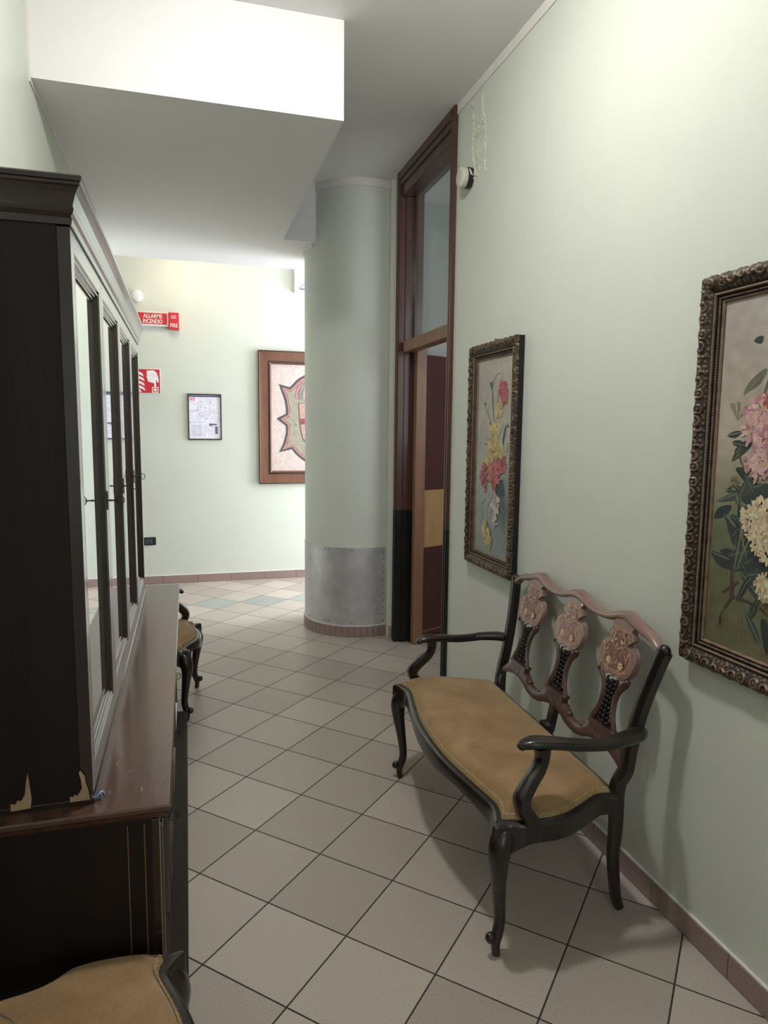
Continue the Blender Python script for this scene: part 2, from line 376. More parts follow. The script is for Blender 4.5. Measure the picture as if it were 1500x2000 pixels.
# round column with sheet-metal cladding
CX,CY,CR=1.30,5.285,0.408
col=thing('wall_column',None,None,(CX,CY,0),world=True,kind='structure')
m=MB(); m.lathe([(CR,0),(CR,H)],(CX,CY,0),n=96); m.build('column_shaft',M_WALL,col,smooth=40)
m=MB(); m.box((XW-.03,4.86,0),(XW+.1,4.95,H)); m.build('column_return',M_WALL,col)
def arcpts(r,a0,a1,n): return [(CX+r*math.cos(a0+(a1-a0)*k/n),CY+r*math.sin(a0+(a1-a0)*k/n)) for k in range(n+1)]
def arcshell(m,r0,r1,a0,a1,z0,z1,n=40):
    o=arcpts(r1,a0,a1,n)+arcpts(r0,a0,a1,n)[::-1]; m.prism(o,lambda u,v,d:(u,v,d),z0,z1)
A0,A1=math.radians(150),math.radians(292)
m=MB(); arcshell(m,CR,CR+.004,A0,A1,0.09,0.685,64); sh=m.build('metal_sheet',M_METAL,col,smooth=40); sh['label']='brushed metal sheet wrapped round the foot of the column'
m=MB()
def rivet(a,z): 
    n=Vector((math.cos(a),math.sin(a),0)); p=Vector((CX,CY,z))+n*(CR+.004); m.lathe([(.0045,-.001),(.0045,.0012),(.002,.0022)],p,n,10)
for k in range(11): rivet(math.radians(286.5),0.115+k*.053)
for a in(196,222,226,252): rivet(math.radians(a),0.112); rivet(math.radians(a),0.664)
m.build('rivet_row',M_IRON,sh)
m=MB(); a0,a1=math.radians(292.5),math.radians(300); arcshell(m,CR,CR+.002,a0,a1,0.085,0.70,8); g=m.build('bare_cement_strip',plain('bare_cement',(112,114,100),0.85,0.25,25,0.4),col); g['label']='unpainted grey cement strip beside the sheet'
m=MB(); m.mi=1; arcshell(m,CR,CR+.0105,A0,math.radians(299),0,.079,64); m.mi=0
da=math.radians(6.55); a=A0
while a<math.radians(294):
    e=.0032; arcshell(m,CR,CR+.0125,a+e,min(a+da,math.radians(299))-e,.001,.083,3); a+=da
m.mi=2; arcshell(m,CR,CR+.008,A0,math.radians(299),.083,.09,64)
bt=m.build('base_tile_ring',[M_SKIRT,M_GROUT,M_WHITE],col); bt['label']='ring of small upright pink-brown tiles'
m=MB(); m.box((XW-.012,4.755,0),(XW,4.89,.08)); m.build('base_tile_corner',M_SKIRT,col)
m=MB(); arcshell(m,CR,CR+.007,math.radians(140),math.radians(296),H-.055,H,60); m.build('column_cornice',M_WHITE,col)
m=MB(); arcshell(m,CR,CR+.012,math.radians(120),math.radians(203),SB-.03,SB,30); m.build('column_cornice',M_WHITE,col)

# ---------------------------------------------------------------- door in the right wall
d1=thing('door_1',None,None,(XW,4.22,0),world=True,kind='structure')
JX=XW-.022
def casing_profile():  # (out-of-wall, across)
    return [(0,0),(.014,0),(.02,.006),(.02,.02),(.014,.026),(.014,.034),(.022,.042),(.022,.062),(.012,.07)]
def jamb(name,y0,y1,inn,z0,z1,mat):
    """moulded jamb between y0..y1; inn=+1 when the opening is on the +y side"""
    m=MB(); pr=[(0.0,0),(.016,0),(.022,.006),(.022,.016),(.016,.022),(.016,.030),(.022,.036),(.022,.048)]
    w=y1-y0; pts=[]
    for d,a in pr: pts.append((XW-d,a))
    pts+= [(XW-.012,.056),(XW+.03,.056),(XW+.032,.064),(XW+.09,.064),(XW+.092,w),(XW+.15,w),(XW+.15,0.0)]
    if inn<0: pts=[(x,y1-a) for x,a in pts]
    else: pts=[(x,y0+a) for x,a in pts]
    m.prism(pts,lambda u,v,d:(u,v,d),z0,z1); return m.build(name,mat,d1)
ZP=0.985
jamb('far_jamb',4.66,4.755,-1,ZP,H,M_DOORW); jamb('near_jamb',3.69,3.765,1,ZP,H,M_DOORW)
j=jamb('painted_jamb_foot',4.655,4.76,-1,0,ZP,M_BLACKP); j['label']='lower part of the far jamb painted black'
j=jamb('painted_jamb_foot',3.687,3.768,1,0,ZP,M_BLACKP); j['label']='lower part of the near jamb painted black'
m=MB(); m.box((XW+.0,3.76,H-.16),(XW+.14,4.68,H)); m.box((XW-.022,3.70,H-.05),(XW,4.75,H)); m.box((XW-.012,3.72,H-.09),(XW,4.73,H-.05)); m.build('head_rail',M_DOORW,d1,bevel=.004)
m=MB(); m.box((XW+.015,3.755,2.105),(XW+.10,4.67,2.18)); tb=m.build('transom_bar',M_RAW,d1,bevel=.003); tb['label']='light brown bar between door and glass'
m=MB(); m.box((XW+.05,3.755,2.175),(XW+.056,4.67,H-.15)); gp=m.build('glass_pane',M_GLASS,d1); gp['label']='tall fixed pane above the door'
m=MB(); m.box((XW+.095,4.60,0.0),(XW+.168,4.72,2.12)); m.box((XW+.15,4.72,0),(XW+.2,4.76,2.12)); rj=m.build('inner_jamb',M_RAW,d1,bevel=.003); rj['label']='bare light wood inner jamb'
# leaf, swung open into the room
LA=math.atan2(0.10,0.20); lo=Vector((XW+.185,4.70,0)); ld=Vector((math.cos(LA),math.sin(LA),0)); ln=Vector((math.sin(LA),-math.cos(LA),0))
lf=lambda u,v,w: lo+ld*u+ln*v+Vector((0,0,w))
m=MB(); m.box((0,-.04,.02),(.80,0,2.10),lf); leaf=m.build('door_leaf',M_LEAF,d1,bevel=.002)
m=MB(); m.box((0.005,0,.70),(.79,.003,1.125),lf); q=m.build('pale_panel',M_PLY,leaf); q.parent=leaf; q['label']='pale ash band across the leaf'
m=MB(); m.box((0.002,0,.055),(.795,.004,.065),lf); m.build('foot_line',M_RAW,leaf)

# ---------------------------------------------------------------- lamps
def ceiling_lamp(P,label,r=0.09):
    x,y,z=P['pos']
    o=thing('ceiling_lamp',label,'lamp',(x,y,H),world=True)
    st=P['power']/(PI*PI*r*r*1.75)
    m=MB(); m.lathe([(r+.012,H-.001),(r+.022,H-.012),(r+.022,z-.004),(r+.012,z-.008),(r+.002,z-.004),(r+.001,z+.006)],(x,y,0),n=40); m.build('housing',M_WHITEPL,o,smooth=40)
    m=MB(); m.lathe([(r*.98,z-.0035),(r,z-.016),(r*.93,z-.040),(r*.74,z-.060),(r*.4,z-.072),(0,z-.075)],(x,y,0),n=40); m.build('diffuser',emis('diffuser_glow',P['color'],st),o,smooth=60)
ceiling_lamp(LAMP_NEAR,'round ceiling lamp above the settee end of the corridor')
ceiling_lamp(FILL_LAMP_BACK,'added round ceiling lamp behind the camera, lifting the ambient light')
ceiling_lamp(LAMP_FAR,'round warm ceiling lamp near the far wall',.12)
ceiling_lamp(LAMP_HALL,'large round cool white ceiling lamp hidden behind the column',.25)

# ---------------------------------------------------------------- seating (settee and matching chairs)
# local frame: front towards -Y, width along X, origin on the floor midway between the front feet
TOPC=[(0,.964),(.04,.957),(.07,.946),(.10,.938),(.15,.932),(.20,.934),(.24,.943),(.28,.957),(.32,.963),(.36,.954),(.40,.943),(.44,.934),(.475,.922),(.50,.907),(.52,.897),(.545,.890)]
BOTC=[(0,.930),(.04,.925),(.10,.912),(.15,.907),(.20,.909),(.24,.914),(.28,.926),(.32,.931),(.36,.921),(.40,.912),(.44,.905),(.468,.899),(.485,.886),(.508,.868)]
SPL=[(.058,.918),(.053,.906),(.058,.898),(.066,.890),(.068,.880),(.061,.872),(.050,.867),(.045,.861),(.047,.855),(.058,.857),(.070,.856),(.084,.849),(.095,.836),(.101,.817),(.100,.797),(.093,.776),(.080,.760),(.064,.750),(.048,.742),(.036,.741),(.022,.748),(.010,.747),(0,.742)]
def seating(o,hw,depth,nspl,ztop,arms,back_h=1.0,rear_hw=None,lean=0.2):
    """hw: half width at the front legs; ztop: frame height"""
    S=ztop/0.43; rear_hw=rear_hw or hw-.10
    k=1.0 if nspl==3 else 0.62        # back plan is narrower on a chair
    dz=ztop-0.43
    def BP(u,z,d=0): # point in the back plane; d towards the sitter
        return (u,depth-0.08+0.02+(z-dz-.42)*lean-d, z)
    # --- front legs
    for sx in(-1,1):
        m=MB()
        path=[(hw-.010,.024,ztop-.018),(hw-.002,.010,ztop-.045),(hw+.008,-.004,ztop-.085),(hw+.006,-.004,.29*S),(hw-.006,.004,.22*S),(hw-.014,.012,.15*S),(hw-.014,.014,.10*S),(hw-.008,.004,.06*S),(hw-.006,.0,.035*S),(hw-.008,.004,.0)]
        rad=[.024,.034,.035,.028,.022,.0185,.0175,.0170,.014,.0125]
        path=[(sx*x,y,z) for x,y,z in crv(path,4)]; rad=[r[0] for r in crv([(r,) for r in rad],4)]
        m.tube(path,rad,12,up=(0,1,0)); 
        m.ball((sx*(hw-.004),-.018,.060*S),(.0155,.0155,.017),14,10)
        m.lathe([(.012,0),(.0125,.008),(.010,.012)],(sx*(hw-.008),.004,0),n=14)
        m.build('leg',M_CHAIR,o,smooth=50)
    # --- rear legs running up into the back posts
    et=.888+dz
    for sx in(-1,1):
        rf=rear_hw
        pts=[(rf-.03,depth-.02,0,.0125,.014),(rf-.032,depth-.035,.05,.014,.0155),(rf-.025,depth-.055,.18*S,.015,.017),(rf-.02,depth-.055,.30*S,.0165,.02),(rf-.015,depth-.06,ztop,.019,.022)]
        if nspl==3: up=[(.478,.50),(.474,.56),(.476,.62),(.483,.70),(.498,.78),(.514,.85),(.527,.893)]
        else: up=[(rf+.0,.50),(rf+.003,.60),(rf+.012,.72),(rf+.028,.82),(rf+.045,.885)]
        for u,z in up:
            p=BP(u,z+dz,0); pts.append((p[0],p[1],p[2],.0215,.0185))
        P=crv(pts,5); m=MB()
        sec=[(-1,-.7),(-.7,-1),(.7,-1),(1,-.7),(1,.7),(.7,1),(-.7,1),(-1,.7)]
        m.tube([(sx*a,b_,c) for a,b_,c,_,_ in P],[(q[3],q[4]) for q in P],sec=sec,up=(0,1,0))
        e=pts[-1]; m.ball((sx*e[0],e[1]-.002,e[2]+.004),(.021,.018,.018),14,10)
        m.build('rear_leg',M_CHAIR,o,smooth=45)
    # --- seat outline (half, from centre front to centre back)
    rb=rear_hw+.005; yb=depth-.075
    bow=.028 if nspl==3 else .03
    half=[(0,-.054),(hw*.25,-.049),(hw*.5,-.030),(hw*.72,-.008),(hw*.86,.002),(hw*.97,-.014),(hw+.012,-.03),(hw+.022,-.018),(hw+.022,.02),(hw+.036,.06),(hw+.040,.14),(hw+.028,.21),(hw-.005,.28*depth/.5),(rb+.02,.36*depth/.5),(rb+.005,yb),(rb*.5,yb+.006),(0,yb+.008)]
    hc=crv(half,4); out=hc+[(-x,y) for x,y in hc[-2:0:-1]]
    n=len(out); cx,cy=0,.2
    def inset(P,d):
        N=len(P); R=[]; ok=[]
        for i in range(N):
            a=Vector(P[i-1]);b_=Vector(P[i]);c=Vector(P[(i+1)%N]); t=(c-a).normalized(); nn=Vector((-t.y,t.x))
            q=b_+nn*d; R.append(q)
            dm=min((q-Vector(P[j])).length for j in range(N))
            ok.append(dm>d*.93)
        good=[i for i in range(N) if ok[i]]
        out_=[]
        for i in range(N):
            if ok[i]: out_.append((R[i].x,R[i].y)); continue
            a=max([g for g in good if g<i],default=good[-1]-N); b_=min([g for g in good if g>i],default=good[0]+N)
            f=(i-a)/(b_-a); q=R[a%N].lerp(R[b_%N],f); out_.append((q.x,q.y))
        return out_
    def low(x,y,i):
        # apron depth: deeper at the corners, shallow in the middle of each rail
        f=abs(x)/hw; dc_=math.hypot(abs(x)-hw,y+.0); k_=max(0,1-dc_/.10); k_=k_*k_*(3-2*k_)*.045
        if y<.03: return ztop-.052-.010*math.cos(2*PI*f)-k_
        return ztop-.060-k_
    m=MB(); sx_=lambda P,z:[(x,y,z) for x,y in P]
    R0=m.ring([(x,y,low(x,y,i)) for i,(x,y) in enumerate(out)])
    R1=m.ring(sx_(out,ztop-.012)); R2=m.ring(sx_(inset(out,.004),ztop-.003)); R3=m.ring(sx_(inset(out,.010),ztop)); R4=m.ring(sx_(inset(out,.028),ztop)); R5=m.ring([(x,y,low(x,y,i)) for i,(x,y) in enumerate(inset(out,.028))])
    m.bridge(R0,R1);m.bridge(R1,R2);m.bridge(R2,R3);m.bridge(R3,R4);m.bridge(R4,R5);m.bridge(R5,R0)
    m.build('seat_rail',M_CHAIR,o,smooth=50)
    # --- cushion
    inn=inset(out,.026); m=MB(); NR=18; rings=[]; wide=nspl==3
    segs_=[(Vector(inn[i-1]),Vector(inn[i])) for i in range(n)]
    def dist(px,py):
        q=Vector((px,py)); best=9
        for a,b_ in segs_:
            ab=b_-a; t=max(0,min(1,(q-a).dot(ab)/(ab.length_squared+1e-12))); best=min(best,(q-a-ab*t).length)
        return best
    def height(px,py):
        d=dist(px,py); e_=min(1,d/.035); h=.004+.026*math.sin(e_*PI/2)+.020*(1-math.exp(-d/.09))
        if wide:
            w=math.exp(-((px-.16)/.20)**2)*min(1,d/.06)
            ph=px*118+py*22+2.5*noise.noise((px*4,py*7,0))
            h+=.0062*math.sin(ph)*w*max(0,noise.noise((px*5+2,py*5,7))+.40)
        return h+.003*noise.noise((px*5,py*5,3.1))*e_
    for j in range(NR+1):
        t=(j/NR)**1.2*.93; pts=[]
        for x,y in inn:
            tx,ty=(x*(.66 if wide else .15),cy); px,py=x+(tx-x)*t,y+(ty-y)*t
            pts.append((px,py,ztop+height(px,py)))
        rings.append(pts)
    R=[m.ring(sx_(inset(out,.024),ztop-.006))]
    for r in rings: R.append(m.ring(r))
    for a,b_ in zip(R,R[1:]): m.bridge(a,b_)
    # close the middle strip, front half against back half
    L_=R[-1]; h_=n//2
    for off,sg in((0,1),(n,-1)):
        id_=lambda i:L_[(off+sg*i)%n]
        for i in range(h_//2):
            q=[id_(i),id_(i+1),id_(h_-i-1),id_(h_-i)]
            if q[1]==q[2]: q=q[:2]+q[3:]
            m.face(q if sg>0 else q[::-1])
    m.build('seat_cushion',M_VELVET,o,smooth=180)
    # --- braid round the cushion
    m=MB(); bi=inset(out,.0255); L=[]
    P3=[(x,y) for x,y in bi]
    # resample evenly
    tot=[0]
    for i in range(n): tot.append(tot[-1]+(Vector(P3[(i+1)%n])-Vector(P3[i])).length)
    def at(s):
        s%=tot[-1]; i=0
        while tot[i+1]<s: i+=1
        f=(s-tot[i])/(tot[i+1]-tot[i]+1e-9); a=Vector(P3[i]); b_=Vector(P3[(i+1)%n]); q=a.lerp(b_,f); t=(b_-a).normalized(); return q,t
    NS=int(tot[-1]/.0045); rows=[]
    for i in range(NS):
        q,t=at(i*tot[-1]/NS); nn=Vector((-t.y,t.x))
        w=.0010*math.sin(i*PI/1.5); z0=ztop+.003+.0012*(i%2)
        rows.append([(q.x-nn.x*(.003-w),q.y-nn.y*(.003-w),z0-.003),(q.x-nn.x*.001,q.y-nn.y*.001,z0+.003),(q.x+nn.x*.0025,q.y+nn.y*.0025,z0+.008+.001*(i%3)),(q.x+nn.x*(.0045+w),q.y+nn.y*(.0045+w),z0+.012),(q.x+nn.x*.007,q.y+nn.y*.007,z0+.0125)])
    rr2=[m.ring(r) for r in rows]+[None]; rr2[-1]=rr2[0]
    for a,b_ in zip(rr2,rr2[1:]): m.bridge(a,b_,False)
    bo=m.build('braid',M_BRAID,o,smooth=60)
    # --- crest rail
    if nspl==3: top,bot=TOPC,BOTC; centers=[-.318,0,.318]
    else:
        g=rear_hw+.045
        top=[(0,.964),(.04,.957),(.07,.946),(.10,.938),(g-.07,.930),(g-.035,.917),(g,.897),(g+.018,.890)]
        bot=[(0,.930),(.04,.925),(.10,.912),(g-.06,.903),(g-.03,.886),(g-.012,.868)]; centers=[0]
    tc=crv(top,4); bc=crv(bot,4)
    full_t=[(-u,z+dz) for u,z in tc[::-1]]+[(u,z+dz) for u,z in tc[1:]]
    full_b=[(-u,z+dz) for u,z in bc[::-1]]+[(u,z+dz) for u,z in bc[1:]]
    NU=90 if nspl==3 else 40
    def interp(F,t):
        L=[0]
        for a,b_ in zip(F,F[1:]): L.append(L[-1]+math.hypot(b_[0]-a[0],b_[1]-a[1]))
        s=t*L[-1]; i=0
        while i<len(L)-2 and L[i+1]<s: i+=1
        f=(s-L[i])/(L[i+1]-L[i]+1e-9); return (F[i][0]+(F[i+1][0]-F[i][0])*f,F[i][1]+(F[i+1][1]-F[i][1])*f)
    m=MB(); rings=[]
    for i in range(NU+1):
        t=i/NU; a=interp(full_b,t); b_=interp(full_t,t); rg=[]
        for s,d in((0,-.014),(0,.006),(.12,.013),(.35,.017),(.65,.017),(.88,.013),(1,.006),(1,-.014)):
            rg.append(BP(a[0]+(b_[0]-a[0])*s,a[1]+(b_[1]-a[1])*s,d))
        rings.append(rg)
    m.loft(rings); cr=m.build('crest_rail',M_CREST,o,smooth=40); cr['label']='pinkish brown waved top rail'
    # --- splats
    for ci,c0 in enumerate(centers):
        m=MB()
        oc=[(c0+u,z+dz) for u,z in SPL]+[(c0-u,z+dz) for u,z in SPL[-2::-1]]
        oc+= [(c0-.045,.932+dz),(c0,.938+dz),(c0+.045,.932+dz)]
        N=len(oc); cxx=c0; czz=.835+dz
        def sc_(P,s): return [(cxx+(u-cxx)*s,czz+(z-czz)*s) for u,z in P]
        R=[m.ring([BP(u,z,d) for u,z in sc_(oc,s)]) for s,d in((1,-.010),(1,.009),(.975,.0125),(.93,.0125))]
        for a,b_ in zip(R,R[1:]): m.bridge(a,b_)
        m.face(R[-1]); m.face(R[0][::-1])
        m.mi=1
        # moulded uprights below the panel
        for s in(-1,1):
            pts=crv([(c0+s*.078,.748),(c0+s*.072,.738),(c0+s*.052,.718),(c0+s*.039,.690),(c0+s*.036,.655),(c0+s*.044,.618),(c0+s*.060,.590),(c0+s*.066,.574)],5)
            m.tube([BP(u,z+dz,.004) for u,z in pts],[(.0125,.0075)]*len(pts),8,up=(0,1,lean))
            m.ball(BP(c0+s*.079,.748+dz,.006),.011,10,8); m.ball(BP(c0+s*.068,.574+dz,.006),.009,10,8)
        # base block
        for (a0,a1,z0,z1,d1) in((-.070,.070,.566,.576,.016),(-.064,.064,.532,.566,.012)):
            P=[(c0+a0,z0+dz),(c0+a1,z0+dz),(c0+a1,z1+dz),(c0+a0,z1+dz)]
            m.prism(P,lambda u,v,d:BP(u,v,d),-.014,d1)
        ring_=[BP(c0+.020*math.cos(2*PI*i/20),.545+dz+.016*math.sin(2*PI*i/20),.0125) for i in range(20)]
        m.tube(ring_,.0015,6,closed=True)
        sp=m.build('splat',[M_CREST,M_CHAIRX],o,smooth=40)
        # carved filling
        m=MB(); r4=random.Random(5)
        m.prism([(c0-.056,.577+dz),(c0+.056,.577+dz),(c0+.034,.62+dz),(c0+.027,.66+dz),(c0+.026,.70+dz),(c0+.016,.728+dz),(c0-.016,.728+dz),(c0-.026,.70+dz),(c0-.027,.66+dz),(c0-.034,.62+dz)],lambda u,v,d:BP(u,v,d),-.007,.001)
        for i in range(9):
            z=.584+i*.0165
            wv=.034-.014*math.sin(min(1,(z-.58)/.1)*PI/2) if z<.68 else .020+.02*(z-.68)/.06
            for s in(-1,1):
                pts=crv([(c0,z),(c0+s*wv*.6,z+.004),(c0+s*wv,z+.013),(c0+s*wv*.7,z+.021)],4)
                m.tube([BP(u,q+dz,.003) for u,q in pts],[.0052-.0022*k_/len(pts) for k_ in range(len(pts))],6)
                m.ball(BP(c0+s*wv*.75,z+.006+dz,.006),.0058,8,6)
            m.ball(BP(c0,z+.006+dz,.007),(.0075,.005,.0085),8,6)
        cv_=m.build('carving',M_CARVE,sp,smooth=50); cv_['label']='black openwork leaf carving'
        # marquetry
        m=MB(); k_=[0]
        ga,gb=lin((204,166,124)),lin((222,186,138)); dk=lin((118,80,72)); md=lin((150,110,96))
        def poly(P,col_):
            k_[0]+=1; ids=m.ring([BP(c0+u,z+dz,.0126+.00004*k_[0]) for u,z in P]); m.face(ids,col_)
        small=[(u*.86,.835+(z-.835)*.90) for u,z in SPL]; P=small+[(-u,z) for u,z in small[-2::-1]]
        poly(P,md)
        P=[(u*.84,.835+(z-.835)*.88) for u,z in P]; poly(P,ga); P=[(u*.972,.835+(z-.835)*.975) for u,z in P]; poly(P,dk if ci!=1 else lin((134,92,80)))
        def pet(u,z,a,l,w,c_):
            q=[]
            for i in range(10):
                t=2*PI*i/10; x=l/2*(1-math.cos(t)); y=w*math.sin(t)*(0.5+.5*math.sin(x/l*PI))
                q.append((u+x*math.cos(a)-y*math.sin(a),z+x*math.sin(a)+y*math.cos(a)))
            poly(q,c_)
        def curl(u,z,r,a0,a1,w,c_):
            n_=12
            for i in range(n_):
                t0=a0+(a1-a0)*i/n_; t1=a0+(a1-a0)*(i+1)/n_; r0=r*(1-.55*i/n_); r1=r*(1-.55*(i+1)/n_)
                poly([(u+r0*math.cos(t0),z+r0*math.sin(t0)),(u+(r0+w)*math.cos(t0),z+(r0+w)*math.sin(t0)),(u+(r1+w)*math.cos(t1),z+(r1+w)*math.sin(t1)),(u+r1*math.cos(t1),z+r1*math.sin(t1))],c_)
        for s in(-1,1):
            for i in range(7): pet(s*.037,.790,2*PI*i/7,.015,.0042,gb)
            pet(s*.034,.790,0,.006,.003,dk)
            curl(s*.022,.872,.011,PI/2-s*.3,PI/2-s*PI*1.5,.0036,gb); curl(s*.018,.902,.009,-PI/2,-PI/2+s*PI*1.1,.0024,ga); curl(s*.044,.884,.006,0,PI*1.4,.0018,ga); curl(s*.018,.900,.009,PI/2,PI/2+s*PI*1.3,.002,ga)
            curl(s*.060,.828,.011,PI/2,PI/2-s*PI*1.6,.003,ga); curl(s*.030,.765,.012,-PI/2,-PI/2+s*PI*1.2,.0025,ga)
            for i in range(5): pet(s*(.070-.010*i),.772-.003*i+.004*(i%2),PI/2+s*.3,.012,.002,ga)
            for i in range(4): pet(s*.010*(i+.5),.836+.004*i,PI/2-s*.6,.010,.0022,ga)
        pet(0,.845,PI/2,.012,.0028,gb); pet(-.010,.842,PI*.75,.010,.002,ga); pet(.010,.842,PI*.25,.010,.002,ga)
        for i in range(6): pet(0,.785+.008*i,PI/2+.8*(-1)**i,.008,.0018,ga)
        rq=random.Random(4)
        for s in(-1,1):
            for i in range(60):
                u,z=rq.uniform(.006,.078),rq.uniform(.765,.905)
                if z>.85 and u>.048: continue
                pet(s*u,z,PI/2+s*rq.uniform(-1.4,1.4),rq.uniform(.006,.013),rq.uniform(.0013,.0026),ga if rq.random()<.6 else lin((150,104,80)))
        m.keep=True
        m.build('marquetry',M_INLAY,sp)
    # --- lower waved rail
    if nspl==3: 
        seg=[(-.474,.535,.488)]; cs=centers
        tp=[(.482,.512),(.455,.516),(.425,.538),(.405,.548),(.385,.556),(.318,.560)]; bt_=[(.482,.470),(.455,.488),(.425,.500),(.385,.512),(.318,.520)]
        mid_t=[(.250,.553),(.222,.545),(.205,.528),(.160,.519),(.113,.528),(.096,.545),(.068,.553),(0,.560)]
        mid_b=[(.255,.506),(.222,.494),(.16,.486),(.096,.494),(.063,.506),(0,.518)]
        tp=[(a,z) for a,z in tp]+mid_t; bt_=bt_+mid_b
    else:
        tp=[(rear_hw+.004,.512),(rear_hw-.03,.520),(.096,.545),(.068,.553),(0,.56)]; bt_=[(rear_hw+.004,.470),(rear_hw-.03,.488),(.096,.494),(.063,.506),(0,.518)]
    tc=crv(tp,4); bc=crv(bt_,4)
    ft=[(u,z+dz) for u,z in tc]+[(-u,z+dz) for u,z in tc[-2::-1]]; fb=[(u,z+dz) for u,z in bc]+[(-u,z+dz) for u,z in bc[-2::-1]]
    m=MB(); rings=[]
    for i in range(NU*2+1):
        t=i/(NU*2); a=interp(fb,t); b_=interp(ft,t); u=(a[0]+b_[0])/2
        rings.append([BP(u,a[1]+(b_[1]-a[1])*s,d) for s,d in((0,-.011),(0,.007),(.2,.011),(.8,.011),(1,.007),(1,-.011))])
    m.loft(rings)
    if nspl==3:
        for c in(-.205,-.113,.113,.205): m.ball(BP(c,.531+dz,.0),(.011,.013,.009),10,8)
    m.build('lower_back_rail',M_CHAIRX,o,smooth=40)
    m=MB(); P=crv([(0,.52),(0.0,.48),(0,.45),(0,.418)],4)
    m.tube([BP(u,z+dz,-.003-.0*z) for u,z in P],[(.019,.013)]*len(P),sec=[(-1,-1),(1,-1),(1,1),(-1,1)],up=(0,1,0))
    m.box((-.030,depth-.085,ztop-.03),(.030,depth-.055,ztop+.02)); m.build('centre_stay',M_CHAIR,o,bevel=.003)
    # --- arms
    if arms:
        for sx in(-1,1):
            ax=hw-.02; m=MB()
            if nspl==3: bx=.492
            else: bx=rear_hw+.012
            py=BP(0,.62+dz)[1]
            path=crv([(ax-.012,.072,.637+dz),(ax-.006,.11,.645+dz),(ax+.004,.18,.640+dz),(ax+.012,.26,.630+dz),(ax+.020,.34,.628+dz),(ax+.016,py-.10,.632+dz),(ax-.004,py-.03,.634+dz),(bx+.012,py+.004,.630+dz)],5)
            rad=[r for r in crv([(.016,.010),(.027,.0135),(.026,.0135),(.021,.0145),(.020,.0145),(.024,.015),(.026,.017),(.022,.017)],5)]
            sec=[(-1,-.5),(-.75,-1),(.75,-1),(1,-.5),(1,.35),(.8,.85),(.3,1),(-.3,1),(-.8,.85),(-1,.35)]
            m.tube([(sx*a,b_,c) for a,b_,c in path],rad,sec=sec,up=(0,0,1))
            m.ball((sx*(ax-.012),.074,.634+dz),(.020,.012,.0115),12,8)
            m.build('arm',M_CHAIR,o,smooth=45)
            m=MB()
            path=crv([(ax,.135,.632+dz),(ax,.137,.60+dz),(ax+.006,.122,.565+dz),(ax+.018,.088,.530+dz),(ax+.030,.062,.495+dz),(ax+.040,.066,.462+dz),(ax+.047,.085,.435+dz),(ax+.052,.095,.41+dz),(ax+.052,.095,.372+dz)],5)
            rad=[r for r in crv([(.024,.024),(.019,.022),(.019,.022),(.021,.024),(.022,.027),(.021,.025),(.021,.022),(.022,.013),(.022,.009)],5)]
            sec=[(-1,-.6),(-.6,-1),(.6,-1),(1,-.6),(1,.6),(.6,1),(-.6,1),(-1,.6)]
            m.tube([(sx*a,b_,c) for a,b_,c in path],rad,sec=sec,up=(1,0,0))
            m.build('arm_support',M_CHAIR,o,smooth=45)

st=thing('settee','dark carved wooden settee with ochre velvet seat against the green wall','settee',(0.873,2.245,0),math.radians(-92.0))
seating(st,.548,.50,3,.43,True,rear_hw=.475)
ac=thing('armchair','dark wooden armchair with ochre velvet seat beyond the far end of the cabinet','armchair',(0.004,3.895,0),math.radians(83),group=None)
seating(ac,.245,.46,1,.395,True,rear_hw=.20)
ch=thing('side_chair','dark wooden chair with ochre velvet seat in the near corner before the cabinet','chair',(-0.055,1.175,0),math.radians(90))
seating(ch,.245,.46,1,.420,False,rear_hw=.20)

# ---------------------------------------------------------------- sideboard and display cabinet on the left
CF=-0.060   # front edge of the counter
sb=thing('sideboard','long low dark mahogany sideboard that carries the tall cabinet','sideboard',(-0.30,2.53,0),world=True)
BY0,BY1=1.470,3.600; CT=0.755
m=MB(); m.box((XL+.005,BY0,.075),(CF-.030,BY1,CT-.035)); body=m.build('body',M_DARK,sb,bevel=.003)
m=MB()
# corner post with inlaid lines on the near end
for x in(-.140,-.106): m.box((x,BY0-.0012,.09),(x+.0022,BY0+.002,CT-.05))
ln_=m.build('inlaid_lines',M_INLAYLINE,body)
m=MB(); e=.012
pr=[(0,CT-.037),(.006,CT-.030),(.012,CT-.026),(.016,CT-.018),(.020,CT-.012),(.020,CT-.004),(.017,CT)]
x1,y0,y1=CF-.008,BY0-.006,BY1+.006
rings=[[(XL+.002,y0-d,z),(x1+d,y0-d,z),(x1+d,y1+d,z),(XL+.002,y1+d,z)] for d,z in pr]
m.loft(rings)
# scratches on the top
m.mi=1; r5=random.Random(11); k_=0
def scratch(x,y,r,a0,a1,w):
    n=10
    for i in range(n):
        t0=a0+(a1-a0)*i/n;t1=a0+(a1-a0)*(i+1)/n; ww=w*math.sin((i+.5)/n*PI)
        m.face(m.ring([(x+r*math.cos(t),y+r*math.sin(t),CT+.0003) for t in(t0,t1)]+[(x+(r+ww)*math.cos(t),y+(r+ww)*math.sin(t),CT+.0003) for t in(t1,t0)]))
scratch(-.128,1.525,.016,-.8,1.0,.0024); scratch(-.186,1.53,.008,-.9,.9,.0015); scratch(-.167,1.66,.008,1.8,4.2,.002); scratch(-.14,1.60,.018,1.2,2.0,.0015)
for _ in range(10):
    a_=r5.uniform(0,6); scratch(r5.uniform(-.185,-.10),r5.uniform(1.48,1.95),r5.uniform(.006,.02),a_,a_+r5.uniform(.3,.8),.0006)
m.build('counter_top',[M_COUNTER,plain('pale_scratch',(150,126,108),0.6)],sb)
